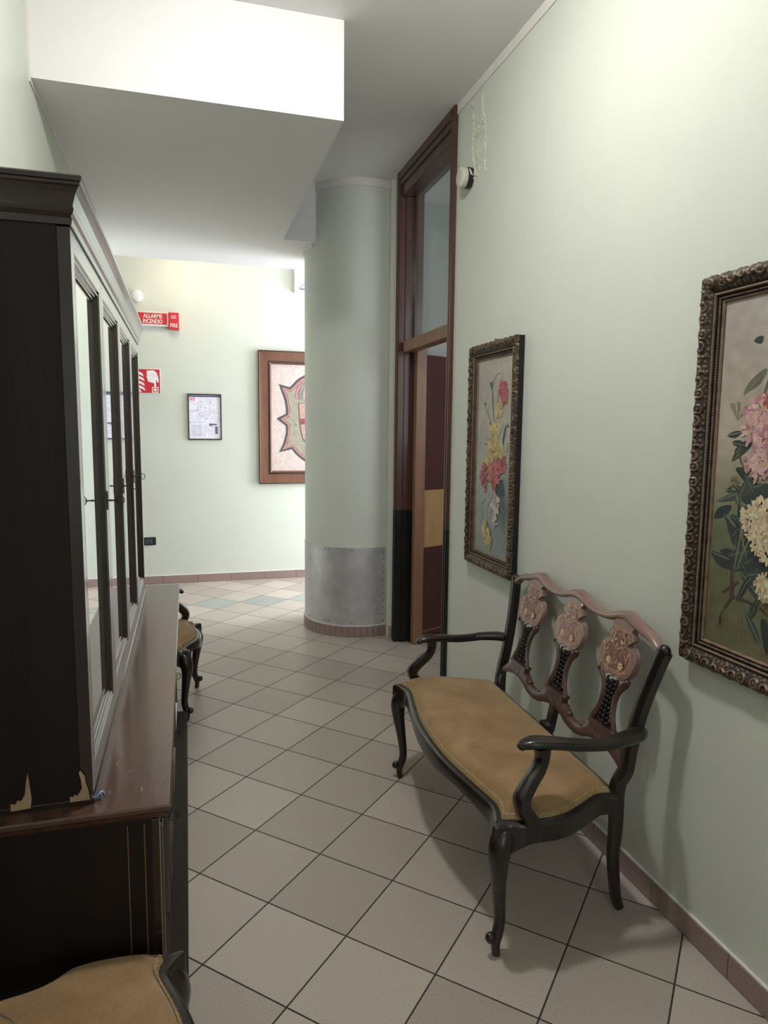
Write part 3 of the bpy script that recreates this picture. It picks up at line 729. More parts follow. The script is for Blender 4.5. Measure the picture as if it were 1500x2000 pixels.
m=MB(); m.box((XL+.01,BY0-.008,0),(-.026,BY1+.004,.068)); m.box((XL+.01,BY0-.004,.068),(-.034,BY1+.002,.078)); m.build('plinth',M_DARK,sb,bevel=.003)
def key(par,x,y,z,L=.034,bow=.0085,mat=None,plate=True):
    """key sticking out in +x with its bow in the vertical plane"""
    m=MB(); m.tube([(x-.004,y,z),(x+L*.25,y,z),(x+L*.6,y,z)],[.0022,.0022,.0018],8)
    m.lathe([(.0034,0),(.0034,.003)],(x+.006,y,z),(1,0,0),10); m.lathe([(.003,0),(.003,.0025)],(x+L*.55,y,z),(1,0,0),10)
    c=x+L*.6+bow
    m.tube([(c+bow*math.cos(t)*1.0,y+.15*bow*math.cos(t),z+bow*1.15*math.sin(t)) for t in [2*PI*i/22 for i in range(22)]],.0014,7,closed=True)
    for s in(-1,1): m.tube([(c-bow*.9,y,z),(c-bow*.3,y,z+s*bow*.45),(c+bow*.2,y,z+s*bow*.1)],.0009,6)
    o=m.build('key',mat or M_IRON,par,smooth=60); o['label']='small old iron key in the lock'
    if plate:
        m=MB(); pts=[(y+w_*s,z+v) for s,w_,v in[(1,.002,-.026),(1,.006,-.018),(1,.004,-.010),(1,.008,0),(1,.004,.010),(1,.006,.018),(1,.002,.026)]]+[(y-w_,z+v) for w_,v in[(.002,.026),(.006,.018),(.004,.010),(.008,0),(.004,-.010),(.006,-.018),(.002,-.026)]]
        m.prism(pts,lambda u,v,d:(x+d,u,v),-.0005,.0016); m.build('lock_plate',M_IRON,par)
dseam=[BY0+.035,1.985,2.52,3.055,BY1-.035]
for k,ky in enumerate((1.60,2.05,2.56,None)):
    a,b_=dseam[k]+.004,dseam[k+1]-.004
    m=MB(); fr=CF-.029
    m.box((fr-.01,a,.095),(fr+.012,a+.065,CT-.05)); m.box((fr-.01,b_-.065,.095),(fr+.012,b_,CT-.05))
    m.box((fr-.01,a+.065,.095),(fr+.012,b_-.065,.165)); m.box((fr-.01,a+.065,CT-.12),(fr+.012,b_-.065,CT-.05))
    m.box((fr-.01,a+.06,.16),(fr+.003,b_-.06,CT-.115))
    g=.065
    for i,(d,h) in enumerate(((.0,.015),(.008,.018),(.014,.008))):
        pass
    R=[[ (fr+h,a+g-.0+d,.165+d),(fr+h,b_-g-d,.165+d),(fr+h,b_-g-d,CT-.12-d),(fr+h,a+g+d,CT-.12-d)] for d,h in((-.002,.010),(.0,.016),(.006,.017),(.013,.010),(.018,.003))]
    RR=[m.ring(r) for r in R]
    for p,q in zip(RR,RR[1:]): m.bridge(p,q)
    dr=m.build('door',M_DARKZ,sb,bevel=.0015)
    if ky: key(dr,fr+.013,ky,.64,.030,.010)
# pilaster strips between the doors
for y in(BY0+.003,BY1-.032):
    m=MB(); m.box((CF-.036,y,.085),(CF-.014,y+.028,CT-.045)); m.build('corner_pilaster',M_DARKZ,sb,bevel=.002)

dc=thing('display_cabinet','tall dark cabinet with four mirrored doors standing on the sideboard','cabinet',(-0.37,2.48,CT),world=True)
UF=-0.207; UY0,UY1=1.490,3.470; UT=1.961
m=MB()
m.box((XL+.006,UY0,CT+.001),(UF-.024,UY0+.022,UT)); m.box((XL+.006,UY1-.022,CT+.001),(UF-.024,UY1,UT))
m.box((XL+.006,UY0+.022,CT+.001),(XL+.018,UY1-.022,UT)); m.box((XL+.006,UY0,UT-.02),(UF-.024,UY1,UT)); m.box((XL+.006,UY0+.022,CT+.001),(UF-.024,UY1-.022,CT+.02))
for k in(1,2,3): 
    y=UY0+(UY1-UY0)*k/4; m.box((XL+.018,y-.01,CT+.02),(UF-.03,y+.01,UT-.02))
m.box((UF-.026,UY0,UT-.012),(UF-.001,UY1,UT))
body=m.build('body',M_DARK,dc,bevel=.002)
# moulded foot strip
m=MB()
pr=[(-.004,CT+.001),(.002,CT+.001),(.002,CT+.010),(-.001,CT+.014),(-.004,CT+.02)]
x1=UF; rings=[[(XL+.004,UY0-d*.3,z),(x1+d,UY0-d*.3,z),(x1+d,UY1+d,z),(XL+.004,UY1+d,z)] for d,z in pr]
m.loft(rings); m.build('foot_moulding',M_DARKY,dc)
# crown
pr=[(-.002,UT-.022),(.004,UT-.022),(.006,UT-.012),(.003,UT-.006),(.008,UT),(.010,UT+.006),(.008,UT+.012),(.011,UT+.022),(.015,UT+.034),(.021,UT+.044),(.024,UT+.047),(.024,UT+.052),(.027,UT+.054),(.028,UT+.062),(.025,UT+.065)]
rings=[[(XL+.003,UY0-d,z),(UF+d,UY0-d,z),(UF+d,UY1+d,z),(XL+.003,UY1+d,z)] for d,z in pr]
m=MB(); m.loft(rings); m.build('crown_moulding',M_DARKY,dc)
seams=[UY0+.002,1.986,2.484,2.970,UY1-.002]
for k in range(4):
    a,b_=seams[k]+.0015,seams[k+1]-.0015; z0,z1=CT+.022,UT-.024; w=.040
    m=MB(); x0,x1=UF-.024,UF
    m.box((x0,a,z0),(x1,a+w,z1)); m.box((x0,b_-w,z0),(x1,b_,z1)); m.box((x0,a+w,z0),(x1,b_-w,z0+w+.01)); m.box((x0,a+w,z1-w),(x1,b_-w,z1))
    ya,yb,za,zb=a+w,b_-w,z0+w+.01,z1-w
    RR=[m.ring([(UF+h,ya+d,za+d),(UF+h,yb-d,za+d),(UF+h,yb-d,zb-d),(UF+h,ya+d,zb-d)]) for d,h in((-.001,-.001),(.0,.0),(.002,-.004),(.008,-.003),(.010,-.001),(.013,-.001),(.015,-.006),(.021,-.006),(.023,-.010),(.029,-.010),(.031,-.0155))]
    for p,q in zip(RR,RR[1:]): m.bridge(p,q)
    dr=m.build('door',M_DARKZ,dc)
    m=MB(); m.box((UF-.020,ya-.002,za-.002),(UF-.0145,yb+.002,zb+.002)); pn=m.build('glass_pane',M_PANE,dr); pn['label']='reflecting door glass'
    if k<3: key(dr,UF+.001,b_-.020,1.358,.036,.010)
# chipped veneer at the foot of the near end panel
def chip(P):
    m=MB(); m.prism(P,lambda u,v,d:(u,UY0-d,v),-.0005,.0008); m.build('chipped_veneer',M_WOODSCAR,body)['label']='pale patch of missing veneer'
chip([(-.365,CT+.006),(-.365,CT+.022),(-.356,CT+.020),(-.352,CT+.028),(-.345,CT+.026),(-.340,CT+.034),(-.337,CT+.040),(-.334,CT+.066),(-.330,CT+.084),(-.327,CT+.05),(-.325,CT+.028),(-.328,CT+.008)])
chip([(-.252,CT+.010),(-.252,CT+.022),(-.245,CT+.020),(-.243,CT+.026),(-.238,CT+.022),(-.232,CT+.030),(-.228,CT+.038),(-.229,CT+.056),(-.233,CT+.072),(-.230,CT+.078),(-.222,CT+.064),(-.220,CT+.048),(-.216,CT+.034),(-.213,CT+.010)])
m=MB(); m.tube([(UF+.004,1.508,CT+.004),(UF+.010,1.512,CT+.012),(UF+.017,1.514,CT+.012),(UF+.020,1.514,CT+.004)],[.003,.0035,.0035,.003],8)
m.box((UF+.001,1.500,CT+.001),(UF+.014,1.522,CT+.007)); o=m.build('metal_catch',M_STEEL,dc,smooth=50); o['label']='small shiny steel catch at the near bottom corner'

# ---------------------------------------------------------------- gilt frames and paintings on the right wall
def sweep_rect(m,rect,fn,prof,n=1,step=None,orn=None,scal=None):
    """mitred frame: rect=(u0,v0,u1,v1) outer; prof: list (across,height); fn(u,v,h)->3D"""
    u0,v0,u1,v1=rect
    sides=[((u0,v0),(1,0),(0,1),u1-u0),((u1,v0),(0,1),(-1,0),v1-v0),((u1,v1),(-1,0),(0,-1),u1-u0),((u0,v1),(0,-1),(1,0),v1-v0)]
    for (p,t,nn,L) in sides:
        N=n if not step else int(L/step); rows=[]
        for i in range(N+1):
            f=i/N; row=[]
            for a,h in prof:
                s=a+(L-2*a)*f
                hh=h+(orn(s-L/2,a) if orn else 0); aa=a-(scal(s-L/2,a) if scal else 0)
                row.append(fn(p[0]+t[0]*s+nn[0]*aa,p[1]+t[1]*s+nn[1]*aa,hh))
            rows.append(m.ring(row))
        for a,b_ in zip(rows,rows[1:]): m.bridge(a,b_,False)
def gilt(name,label,y0,y1,z0,z1,group=None):
    yc,zc=(y0+y1)/2,(z0+z1)/2
    o=thing(name,label,'picture',(XW-.002,yc,zc),world=True)
    fn=lambda u,v,h:(XW-.006-h,u,v); w=.076
    base=[(0,.024),(.003,.030),(.008,.036),(.014,.038),(.020,.037),(.028,.034),(.036,.029),(.043,.024),(.047,.022),(.048,.026),(.052,.028),(.055,.025),(.056,.018),(.0600,.019),(.0625,.0205),(.065,.019),(.066,.013),(.069,.015),(.073,.0145),(.076,.009),(.076,.002)]
    # finer samples across the carved zone
    bb=[]
    for (a,h),(c,g) in zip(base,base[1:]):
        k=max(1,int((c-a)/.0022)) if a<.046 and h>.02 else 1
        for i in range(k): bb.append((a+(c-a)*i/k,h+(g-h)*i/k))
    bb.append(base[-1]); P=.105
    def ringd(s,a,cs,ca,r,sg,a0=None,a1=None):
        d=math.hypot(s-cs,a-ca); q=math.exp(-((d-r)/sg)**2)
        if a0 is not None:
            th=math.atan2(a-ca,s-cs)
            if not(a0<=th<=a1): q*=.15
        return q
    def orn(s,a):
        if a<.002 or a>.064: return 0
        if a>.057: return .0016*math.cos(2*PI*s/.0075) if a<.064 else 0
        if a>.047: return 0
        t=(s/P)%1.0*P; mirror=-1 if int(math.floor(s/P))%2 else 1; t=t if mirror>0 else P-t
        h=0
        h+=.0050*ringd(t,a,.022,.021,.011,.0026)
        h+=.0046*ringd(t,a,.022,.021,.003,.0030)
        h+=.0048*ringd(t,a,.054,.014,.013,.0026,-1.2,3.2)
        h+=.0040*ringd(t,a,.076,.026,.009,.0024,-3.0,1.6)
        h+=.0045*ringd(t,a,.090,.012,.010,.0025,-.4,3.14)
        for ds,da in((.040,.034),(.047,.037),(.035,.028),(.064,.038),(.098,.033),(.084,.040),(.012,.038),(.030,.040)):
            h+=.0034*math.exp(-((t-ds)**2+(a-da)**2)/(.0028**2))
        return h-.0012
    def scal(s,a):
        k=max(0,1-a/.02); return k*(.0035*abs(math.sin(PI*s/P*2))+.002*abs(math.sin(PI*s/P*5)))
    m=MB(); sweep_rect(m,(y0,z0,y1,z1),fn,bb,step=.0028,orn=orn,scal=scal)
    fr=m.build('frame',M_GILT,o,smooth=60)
    m=MB(); g=.0005; R=[m.ring([(XW-.006-h,y0+g+d,z0+g+d),(XW-.006-h,y1-g-d,z0+g+d),(XW-.006-h,y1-g-d,z1-g-d),(XW-.006-h,y0+g+d,z1-g-d)]) for d,h in((.06,-.005),(0,-.005),(0,.028))]
    for a,b_ in zip(R,R[1:]): m.bridge(a,b_)
    m.face(R[0]); m.build('backing_box',M_CARVE,o)
    m=MB(); m.tube([(XW,yc,z1+.012),(XW-.02,yc,z1+.014),(XW-.022,yc,z1+.004)],.0022,6); m.tube([(XW-.022,yc,z1+.004),(XW-.02,yc,z1-.004)],.003,6); m.build('hanging_hook',M_IRON,o)
    return o
class Paint:
    """flat shapes laid over a canvas, each a hair in front of the last"""
    def __init__(s,fn,e=.000006): s.m=MB(); s.m.keep=True; s.fn=fn; s.k=0; s.e=e; s.r=random.Random(9)
    def bg(s,u0,v0,u1,v1,nu,nv,colf):
        ids=[[s.m.vert(s.fn(u0+(u1-u0)*i/nu,v0+(v1-v0)*j/nv,0)) for i in range(nu+1)] for j in range(nv+1)]
        for j in range(nv):
            for i in range(nu): s.m.face((ids[j][i],ids[j][i+1],ids[j+1][i+1],ids[j+1][i]),lin(colf((i+.5)/nu,(j+.5)/nv)))
    def poly(s,P,c,jit=0):
        s.k+=1; c=lin([max(0,min(255,x+s.r.uniform(-jit,jit))) for x in c]) 
        s.m.face(s.m.ring([s.fn(u,v,.0003+s.k*s.e) for u,v in P]),c)
    def stroke(s,pts,w,c,jit=0,n=5):
        P=crv(pts,n); L=[];R=[]
        for i,p in enumerate(P):
            a=Vector(P[max(i-1,0)]);b_=Vector(P[min(i+1,len(P)-1)]); t=(b_-a); t=t.normalized() if t.length else Vector((1,0)); ww=w*(.35+.65*math.sin(PI*(i+.6)/(len(P)+.2)))
            L.append((p[0]-t.y*ww/2,p[1]+t.x*ww/2)); R.append((p[0]+t.y*ww/2,p[1]-t.x*ww/2))
        for i in range(len(P)-1): s.poly([L[i],L[i+1],R[i+1],R[i]],c); s.k-=1
        s.k+=1
    def petal(s,u,v,a,l,w,c,jit=8):
        P=[]
        for i in range(9):
            t=2*PI*i/9; x=l/2*(1-math.cos(t)); y=w/2*math.sin(t)*s.r.uniform(.75,1.15)
            P.append((u+x*math.cos(a)-y*math.sin(a),v+x*math.sin(a)+y*math.cos(a)))
        s.poly(P,c,jit)
    def flower(s,u,v,r,cols,n=16,sq=1.0,a0=0,a1=2*PI):
        for i in range(int(n*2.4)):
            a=s.r.uniform(a0,a1); q=s.r.uniform(.05,.85)*r
            s.petal(u+q*math.cos(a)*.7,v+q*math.sin(a)*.7*sq,a+s.r.uniform(-.6,.6),r*s.r.uniform(.28,.55),r*s.r.uniform(.14,.32),s.r.choice(cols),12)
        for i in range(n//3):
            a=s.r.uniform(a0,a1); s.petal(u,v,a,r*.35,r*.1,cols[0],14)
    def build(s,name,mat,par): return s.m.build(name,mat,par)
def lerp3(a,b_,t): t=max(0,min(1,t)); return tuple(x+(y-x)*t for x,y in zip(a,b_))
fnp=lambda u,v,d:(XW-.013-d,u,v)
# --- tall narrow tulip picture
g1=gilt('tulip_painting','narrow gilt-framed painting of red and yellow tulips nearest the doorway','',0,0,0) if False else None
S_Y0,S_Y1,S_Z0,S_Z1=2.826,3.368,.868,1.986
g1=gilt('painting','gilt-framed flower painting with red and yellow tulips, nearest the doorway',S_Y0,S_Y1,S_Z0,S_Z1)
p=Paint(fnp); cy0,cy1,cz0,cz1=S_Y0+.07,S_Y1-.07,S_Z0+.07,S_Z1-.07
def bg1(i,j):
    n=noise.noise((i*3,j*8,0))*10+noise.noise((i*12,j*30,5))*6
    top=(172,164,154); mid=(164,166,156); low=(134,144,140)
    c=lerp3(low,mid,j/.45) if j<.45 else lerp3(mid,top,(j-.45)/.4)
    # cool shadow mass painted low on the right-hand side
    c=lerp3(c,(88,98,98),max(0,1-abs(i-.16)/.30)*max(0,1-abs(j-.24)/.26)*1.15)
    return tuple(max(0,min(255,x+n)) for x in c)
p.bg(cy0,cz0,cy1,cz1,26,66,bg1)
G1,G2,G3=(74,92,84),(98,114,98),(58,72,72)
for pts,w,c in[([(3.066,1.526),(3.093,1.594),(3.114,1.672),(3.123,1.763),(3.087,1.824),(3.039,1.835)],.007,G1),([(3.081,1.523),(3.131,1.594),(3.166,1.641),(3.206,1.688)],.006,G3),([(3.044,1.523),(3.003,1.568),(2.984,1.602)],.006,G1),([(3.089,1.529),(3.114,1.724),(3.137,1.783)],.010,G2),([(3.05,1.613),(3.066,1.683),(3.057,1.715)],.006,G2),([(3.04,1.63),(3.06,1.72),(3.03,1.80),(3.02,1.83)],.005,G3),([(3.218,1.09),(3.196,1.134),(3.208,1.188),(3.161,1.213)],.006,G1),([(3.13,1.115),(3.15,1.167),(3.113,1.211),(3.042,1.284)],.006,G2),([(3.107,1.118),(3.095,1.173),(3.05,1.26)],.005,G1),([(3.01,1.45),(2.99,1.52),(2.97,1.59)],.010,G1),([(3.02,1.30),(2.97,1.22),(2.95,1.10)],.010,G3),([(3.07,1.30),(3.00,1.25),(2.96,1.16)],.008,G2)]: p.stroke(pts,w,c)
for P,c in[([(3.148,1.607),(3.11,1.574),(3.097,1.532),(3.137,1.568)],G3),([(2.999,1.517),(2.981,1.568),(2.946,1.596),(2.926,1.574),(2.954,1.574),(2.983,1.486)],G1),([(3.22,1.497),(3.164,1.492),(3.171,1.485)],G3),([(3.161,1.794),(3.123,1.801),(3.116,1.753),(3.144,1.77)],G1),([(3.216,1.70),(3.19,1.70),(3.20,1.675)],G3),([(3.10,1.29),(2.98,1.33),(2.95,1.25),(3.02,1.24)],G3),([(2.97,1.40),(2.935,1.47),(2.93,1.53),(2.95,1.45)],G2)]: p.poly(P,c,6)
RD=[(172,84,86),(190,112,108),(146,66,72),(180,96,94)]; YL=[(188,166,108),(204,186,132),(170,144,90),(196,174,116)]; WH=[(190,176,168),(206,194,184),(172,160,154)]
p.flower(3.085,1.545,.07,YL,26,1.2,.3,2.9); p.flower(3.101,1.483,.075,YL,34,1.2); p.flower(3.03,1.455,.06,YL,24); p.flower(3.142,1.405,.055,YL,22,1.3)
p.flower(3.001,1.744,.060,RD,26,1.3); p.flower(2.975,1.72,.04,RD,12); p.flower(3.039,1.663,.050,YL,22,1.1)
p.flower(3.075,1.345,.075,RD,32,1.2); p.flower(3.19,1.345,.055,RD,24,1.5); p.flower(2.995,1.39,.060,RD,26); p.flower(3.17,1.28,.03,RD,10,1.6); p.flower(3.06,1.28,.03,RD,12,1.6)
p.flower(3.043,1.199,.058,WH,24,1.3); p.flower(3.05,1.125,.04,WH,16,1.4); p.flower(3.149,1.045,.055,YL,26,1.6); p.flower(3.11,1.01,.04,YL,16,1.4)
p.stroke([(3.11,1.47),(3.09,1.455),(3.07,1.47)],.006,(90,66,60)); p.stroke([(3.03,1.43),(3.05,1.41)],.008,(86,70,66))
p.build('canvas',M_PAINTING,g1)
# --- second picture, same frame, cut by the edge of the view
L_Y0,L_Y1,L_Z0,L_Z1=1.148,1.690,.880,1.992
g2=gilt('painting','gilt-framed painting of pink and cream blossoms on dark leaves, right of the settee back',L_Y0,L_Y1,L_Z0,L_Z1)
p=Paint(fnp); cy0,cy1,cz0,cz1=L_Y0+.07,L_Y1-.07,L_Z0+.07,L_Z1-.07
def bg2(i,j):
    n=noise.noise((i*3+7,j*8,0))*10+noise.noise((i*10,j*34,5))*7
    c=lerp3((104,100,74),(98,104,78),j/.35) if j<.35 else lerp3((98,104,78),(168,156,140),(j-.35)/.22) if j<.57 else lerp3((168,156,140),(164,154,148),(j-.57)/.4)
    return tuple(max(0,min(255,x+n)) for x in c)
p.bg(cy0,cz0,cy1,cz1,26,66,bg2)
DG,DG2,MG,BRN=(48,58,54),(62,72,64),(96,104,84),(74,56,46)
B={'leafA':[(1.531,1.659),(1.518,1.688),(1.48,1.717),(1.457,1.721),(1.477,1.685),(1.513,1.667)],'leafB':[(1.58,1.549),(1.55,1.562),(1.527,1.559),(1.548,1.543)],'leafC':[(1.557,1.476),(1.534,1.519),(1.486,1.547),(1.498,1.514)],'leafTop':[(1.508,1.798),(1.496,1.809),(1.477,1.807),(1.483,1.789)],'leafJ':[(1.541,1.46),(1.509,1.463),(1.492,1.447),(1.498,1.423),(1.523,1.439)],'mass1':[(1.505,1.422),(1.30,1.434),(1.28,1.369),(1.468,1.352),(1.5,1.367),(1.525,1.377)],'leafK':[(1.603,1.362),(1.554,1.388),(1.496,1.408),(1.438,1.427),(1.451,1.414),(1.525,1.374)],'leafD':[(1.607,1.314),(1.593,1.345),(1.551,1.357),(1.548,1.343),(1.573,1.32)],'leafE':[(1.57,1.331),(1.556,1.317),(1.525,1.296),(1.525,1.246),(1.546,1.274)],'mass2':[(1.525,1.377),(1.498,1.349),(1.482,1.259),(1.5,1.193),(1.52,1.196),(1.52,1.284)],'leafF':[(1.611,1.215),(1.581,1.217),(1.54,1.205),(1.529,1.178),(1.578,1.181)],'leafF2':[(1.577,1.224),(1.543,1.235),(1.511,1.223),(1.508,1.192),(1.539,1.198)],'leafL':[(1.488,1.233),(1.436,1.248),(1.409,1.217),(1.407,1.187),(1.453,1.19)],'leafG':[(1.499,1.181),(1.467,1.175),(1.42,1.118),(1.438,1.116),(1.48,1.147)],'leafH':[(1.48,1.083),(1.457,1.065),(1.427,1.036),(1.408,.993),(1.436,1.009),(1.458,1.04)],'leafI':[(1.417,1.064),(1.394,1.058),(1.387,.978),(1.406,1.006)]}
p.poly([(1.50,1.36),(1.25,1.36),(1.22,1.10),(1.40,1.13),(1.49,1.18)],(58,66,54),4)
for k,P in B.items(): p.poly(crv(P,4,True) if 'mass' not in k else P,MG if k in('leafA',) else DG2 if k in('leafK','leafG','leafH') else DG,5)
for k in('leafA','leafB','leafC','leafK','leafG','leafH','leafF','leafE'): P=B[k]; p.stroke([P[0],P[len(P)//2]],.0035,(112,120,104))
rl=random.Random(31)
for (u,v,a) in((1.57,1.395,2.9),(1.55,1.33,3.6),(1.535,1.27,2.2),(1.545,1.215,2.8),(1.50,1.245,1.9),(1.49,1.285,.9),(1.51,1.40,2.4),(1.475,1.40,1.0),(1.46,1.22,-.6),(1.44,1.20,-1.0),(1.50,1.21,-2.2),(1.53,1.36,2.0),(1.47,1.16,-1.1),(1.42,1.19,-.3),(1.55,1.50,2.6),(1.56,1.53,3.3),(1.43,1.12,-1.2),(1.46,1.27,.4)):
    L_=rl.uniform(.055,.085); p.petal(u,v,a,L_,L_*.36,rl.choice([DG,DG2,(56,68,60)]),4); p.stroke([(u,v),(u+L_*.9*math.cos(a),v+L_*.9*math.sin(a))],.0028,(104,112,94))
for P in([(1.544,1.589),(1.58,1.636),(1.561,1.639)],[(1.544,1.589),(1.552,1.641),(1.54,1.64)],[(1.543,1.589),(1.509,1.629),(1.524,1.628)]): p.poly(P,(124,124,98),6)
for P in([(1.534,1.19),(1.522,1.192),(1.514,1.101),(1.549,1.054),(1.559,1.008),(1.566,1.029),(1.53,1.098)],[(1.52,1.109),(1.468,1.106),(1.422,1.099),(1.397,1.084),(1.396,1.078),(1.425,1.091),(1.471,1.098),(1.519,1.097)],[(1.56,1.11),(1.504,1.151),(1.499,1.146),(1.553,1.105)]): p.poly(P,BRN,4)
p.poly([(1.476,1.624),(1.469,1.621),(1.448,1.686),(1.454,1.695)],(88,96,70)); p.stroke([(1.53,1.53),(1.528,1.49),(1.51,1.46)],.006,(92,70,58))
for pts in([(1.515,1.38),(1.505,1.30),(1.515,1.22),(1.52,1.18)],[(1.49,1.36),(1.50,1.28),(1.48,1.22)],[(1.46,1.30),(1.49,1.24),(1.51,1.19)],[(1.52,1.36),(1.535,1.40),(1.53,1.42)]): p.stroke(pts,.006,(110,116,92))
PK=[(190,152,148),(206,172,164),(168,124,124),(198,160,160)]; CR_=[(196,178,146),(214,198,168),(172,150,116),(204,186,154)]
for u,v,r in((1.50,1.595,.045),(1.47,1.62,.045),(1.455,1.575,.055),(1.49,1.56,.045),(1.43,1.60,.06),(1.40,1.55,.06),(1.37,1.60,.06),(1.475,1.478,.042),(1.455,1.50,.04),(1.46,1.455,.035),(1.43,1.49,.045),(1.40,1.50,.05)): p.flower(u,v,r,PK,20)
for u,v in((1.45,1.645),(1.43,1.63),(1.39,1.64)): p.flower(u,v,.022,[(160,70,80),(176,88,92)],8)
p.flower(1.536,1.42,.022,[(118,112,84),(140,120,96)],14,1.3)
for u,v,r in((1.475,1.325,.042),(1.455,1.35,.042),(1.435,1.315,.05),(1.415,1.35,.05),(1.40,1.30,.05),(1.45,1.29,.036),(1.435,1.262,.04),(1.41,1.25,.04),(1.40,1.15,.04),(1.415,1.165,.034),(1.37,1.14,.05)): p.flower(u,v,r,CR_,20)
for _ in range(22): 
    u,v=1.47+random.gauss(0,.03),1.57+random.gauss(0,.03); p.petal(u,v,0,.003,.003,(110,60,66),2)
for _ in range(30):
    u,v=random.uniform(1.4,1.61),random.uniform(.96,1.16); p.stroke([(u,v),(u+random.uniform(-.01,.01),v+.03)],.002,random.choice([(116,112,82),(84,84,62)]))
p.build('canvas',M_PAINTING,g2)

# ---------------------------------------------------------------- wall sounder on the right wall
dx=thing('wall_siren','round ivory siren on a dark base high beside the door frame','siren',(XW,3.49,2.872),world=True)
m=MB(); m.lathe([(.056,0),(.056,.004),(.054,.004)],(XW,3.49,2.872),(-1,0,0),40); m.build('back_plate',M_IVORY,dx,smooth=40)
m=MB(); m.lathe([(.052,.003),(.052,.034),(.050,.036)],(XW,3.49,2.872),(-1,0,0),40); m.build('dark_base',M_BLACKPL,dx,smooth=40)
m=MB(); m.lathe([(.0,.034),(.050,.034),(.052,.038),(.052,.060),(.046,.067),(.030,.070),(0,.0705)],(XW,3.49,2.872),(-1,0,0),40); m.build('cap',M_IVORY,dx,smooth=40)
m=MB(); r6=random.Random(2)
for _ in range(7): m.ball((XW-r6.uniform(.012,.03),3.49-.0505,2.872+r6.uniform(-.002,.026)),(.004,.0022,.005),8,6)
m.build('paint_drips',M_WHITEPL,dx)

# ---------------------------------------------------------------- things on the far wall
def textmesh(name,txt,size,mat,par,fn,align='LEFT',off=.0,ext=.0008,spacing=1.0,line=1.0,width=None):
    cu=bpy.data.curves.new(name,'FONT'); cu.body=txt; cu.size=size; cu.extrude=ext; cu.offset=off; cu.align_x=align; cu.space_line=line; cu.space_character=spacing; cu.resolution_u=3
    t=bpy.data.objects.new(name+'_src',cu); COL.objects.link(t); dg=bpy.context.evaluated_depsgraph_get(); me=bpy.data.meshes.new_from_object(t.evaluated_get(dg)); bpy.data.objects.remove(t)
    me.name=name
    wo_=Vector(tuple(par['world_origin'])); xs=[v.co.x for v in me.vertices]; kx=width/(max(xs)-min(xs)) if width else 1; x00=min(xs)*(1 if align=='LEFT' else 0)
    for v in me.vertices: v.co=Vector(fn((v.co.x-x00)*kx,v.co.y,v.co.z))-wo_
    me.materials.clear(); me.materials.append(mat); o=bpy.data.objects.new(name,me); COL.objects.link(o); o.parent=par; o['world_origin']=tuple(par['world_origin']); return o
def wb(m,x0,x1,z0,z1,d0,d1): m.box((x0,YF-d1,z0),(x1,YF-d0,z1))
# disc sensor
sn=thing('round_sensor','round white sensor above the red alarm sign on the far wall','sensor',(-.422,YF,2.812),world=True)
m=MB(); m.lathe([(.056,0),(.056,.02),(.052,.026)],(-.422,YF,2.812),(0,-1,0),36); m.build('base_ring',M_WHITEPL,sn,smooth=40)
m=MB(); m.lathe([(.052,.022),(.052,.034),(.044,.040),(.02,.042),(0,.042)],(-.422,YF,2.812),(0,-1,0),36); m.build('cap',M_WHITEPL,sn,smooth=40)
# alarm sign
al=thing('alarm_sign','long red ALLARME INCENDIO light sign beside a FIRE box','sign',(-.36,YF,2.60),world=True)
m=MB(); wb(m,-.60,-.136,2.534,2.668,.0,.040); m.build('housing',M_WHITEPL,al,bevel=.003)
m=MB(); wb(m,-.592,-.150,2.552,2.656,.038,.043); fc=m.build('red_face',M_RED,al)
fnf=lambda x0,z0,d:(lambda x,y,z:(x0+x,YF-d-z,z0+y))
# wording (the left end is hidden by the cabinet)
textmesh('wording','ALLARME',.054,M_WHITEPL,al,fnf(-.366,2.609,.0432),off=.0009,width=.172)['label']='white word ALLARME'
textmesh('wording','INCENDIO',.054,M_WHITEPL,al,fnf(-.370,2.560,.0432),off=.0009,width=.178)['label']='white word INCENDIO'
fb=thing('fire_sounder','small red FIRE box at the right end of the alarm sign','alarm',(-.085,YF,2.59),world=True)
m=MB(); wb(m,-.1345,-.040,2.508,2.668,.0,.055); m.build('box',M_RED,fb,bevel=.003)
m=MB()
for z in(2.632,2.614): wb(m,-.112,-.064,z,z+.006,.054,.0562)
m.build('slots',M_WHITEPL,fb)
textmesh('wording','FIRE',.050,M_WHITEPL,fb,fnf(-.087,2.530,.0552),align='CENTER',off=.0008,width=.068)['label']='white word FIRE'
# call point pictogram
pg=thing('call_point_sign','square red sign of flames and a hand pressing a button','sign',(-.345,YF,2.012),world=True)
m=MB(); wb(m,-.467,-.224,1.892,2.133,.001,.004); m.build('plate',M_WHITEPL,pg,bevel=.001)
m=MB(); wb(m,-.460,-.232,1.899,2.126,.0035,.0045); rf=m.build('red_field',M_RED,pg)
p=Paint(lambda u,v,d:(u,YF-.0046-d,v),e=.00004)
WHT=(238,234,238)
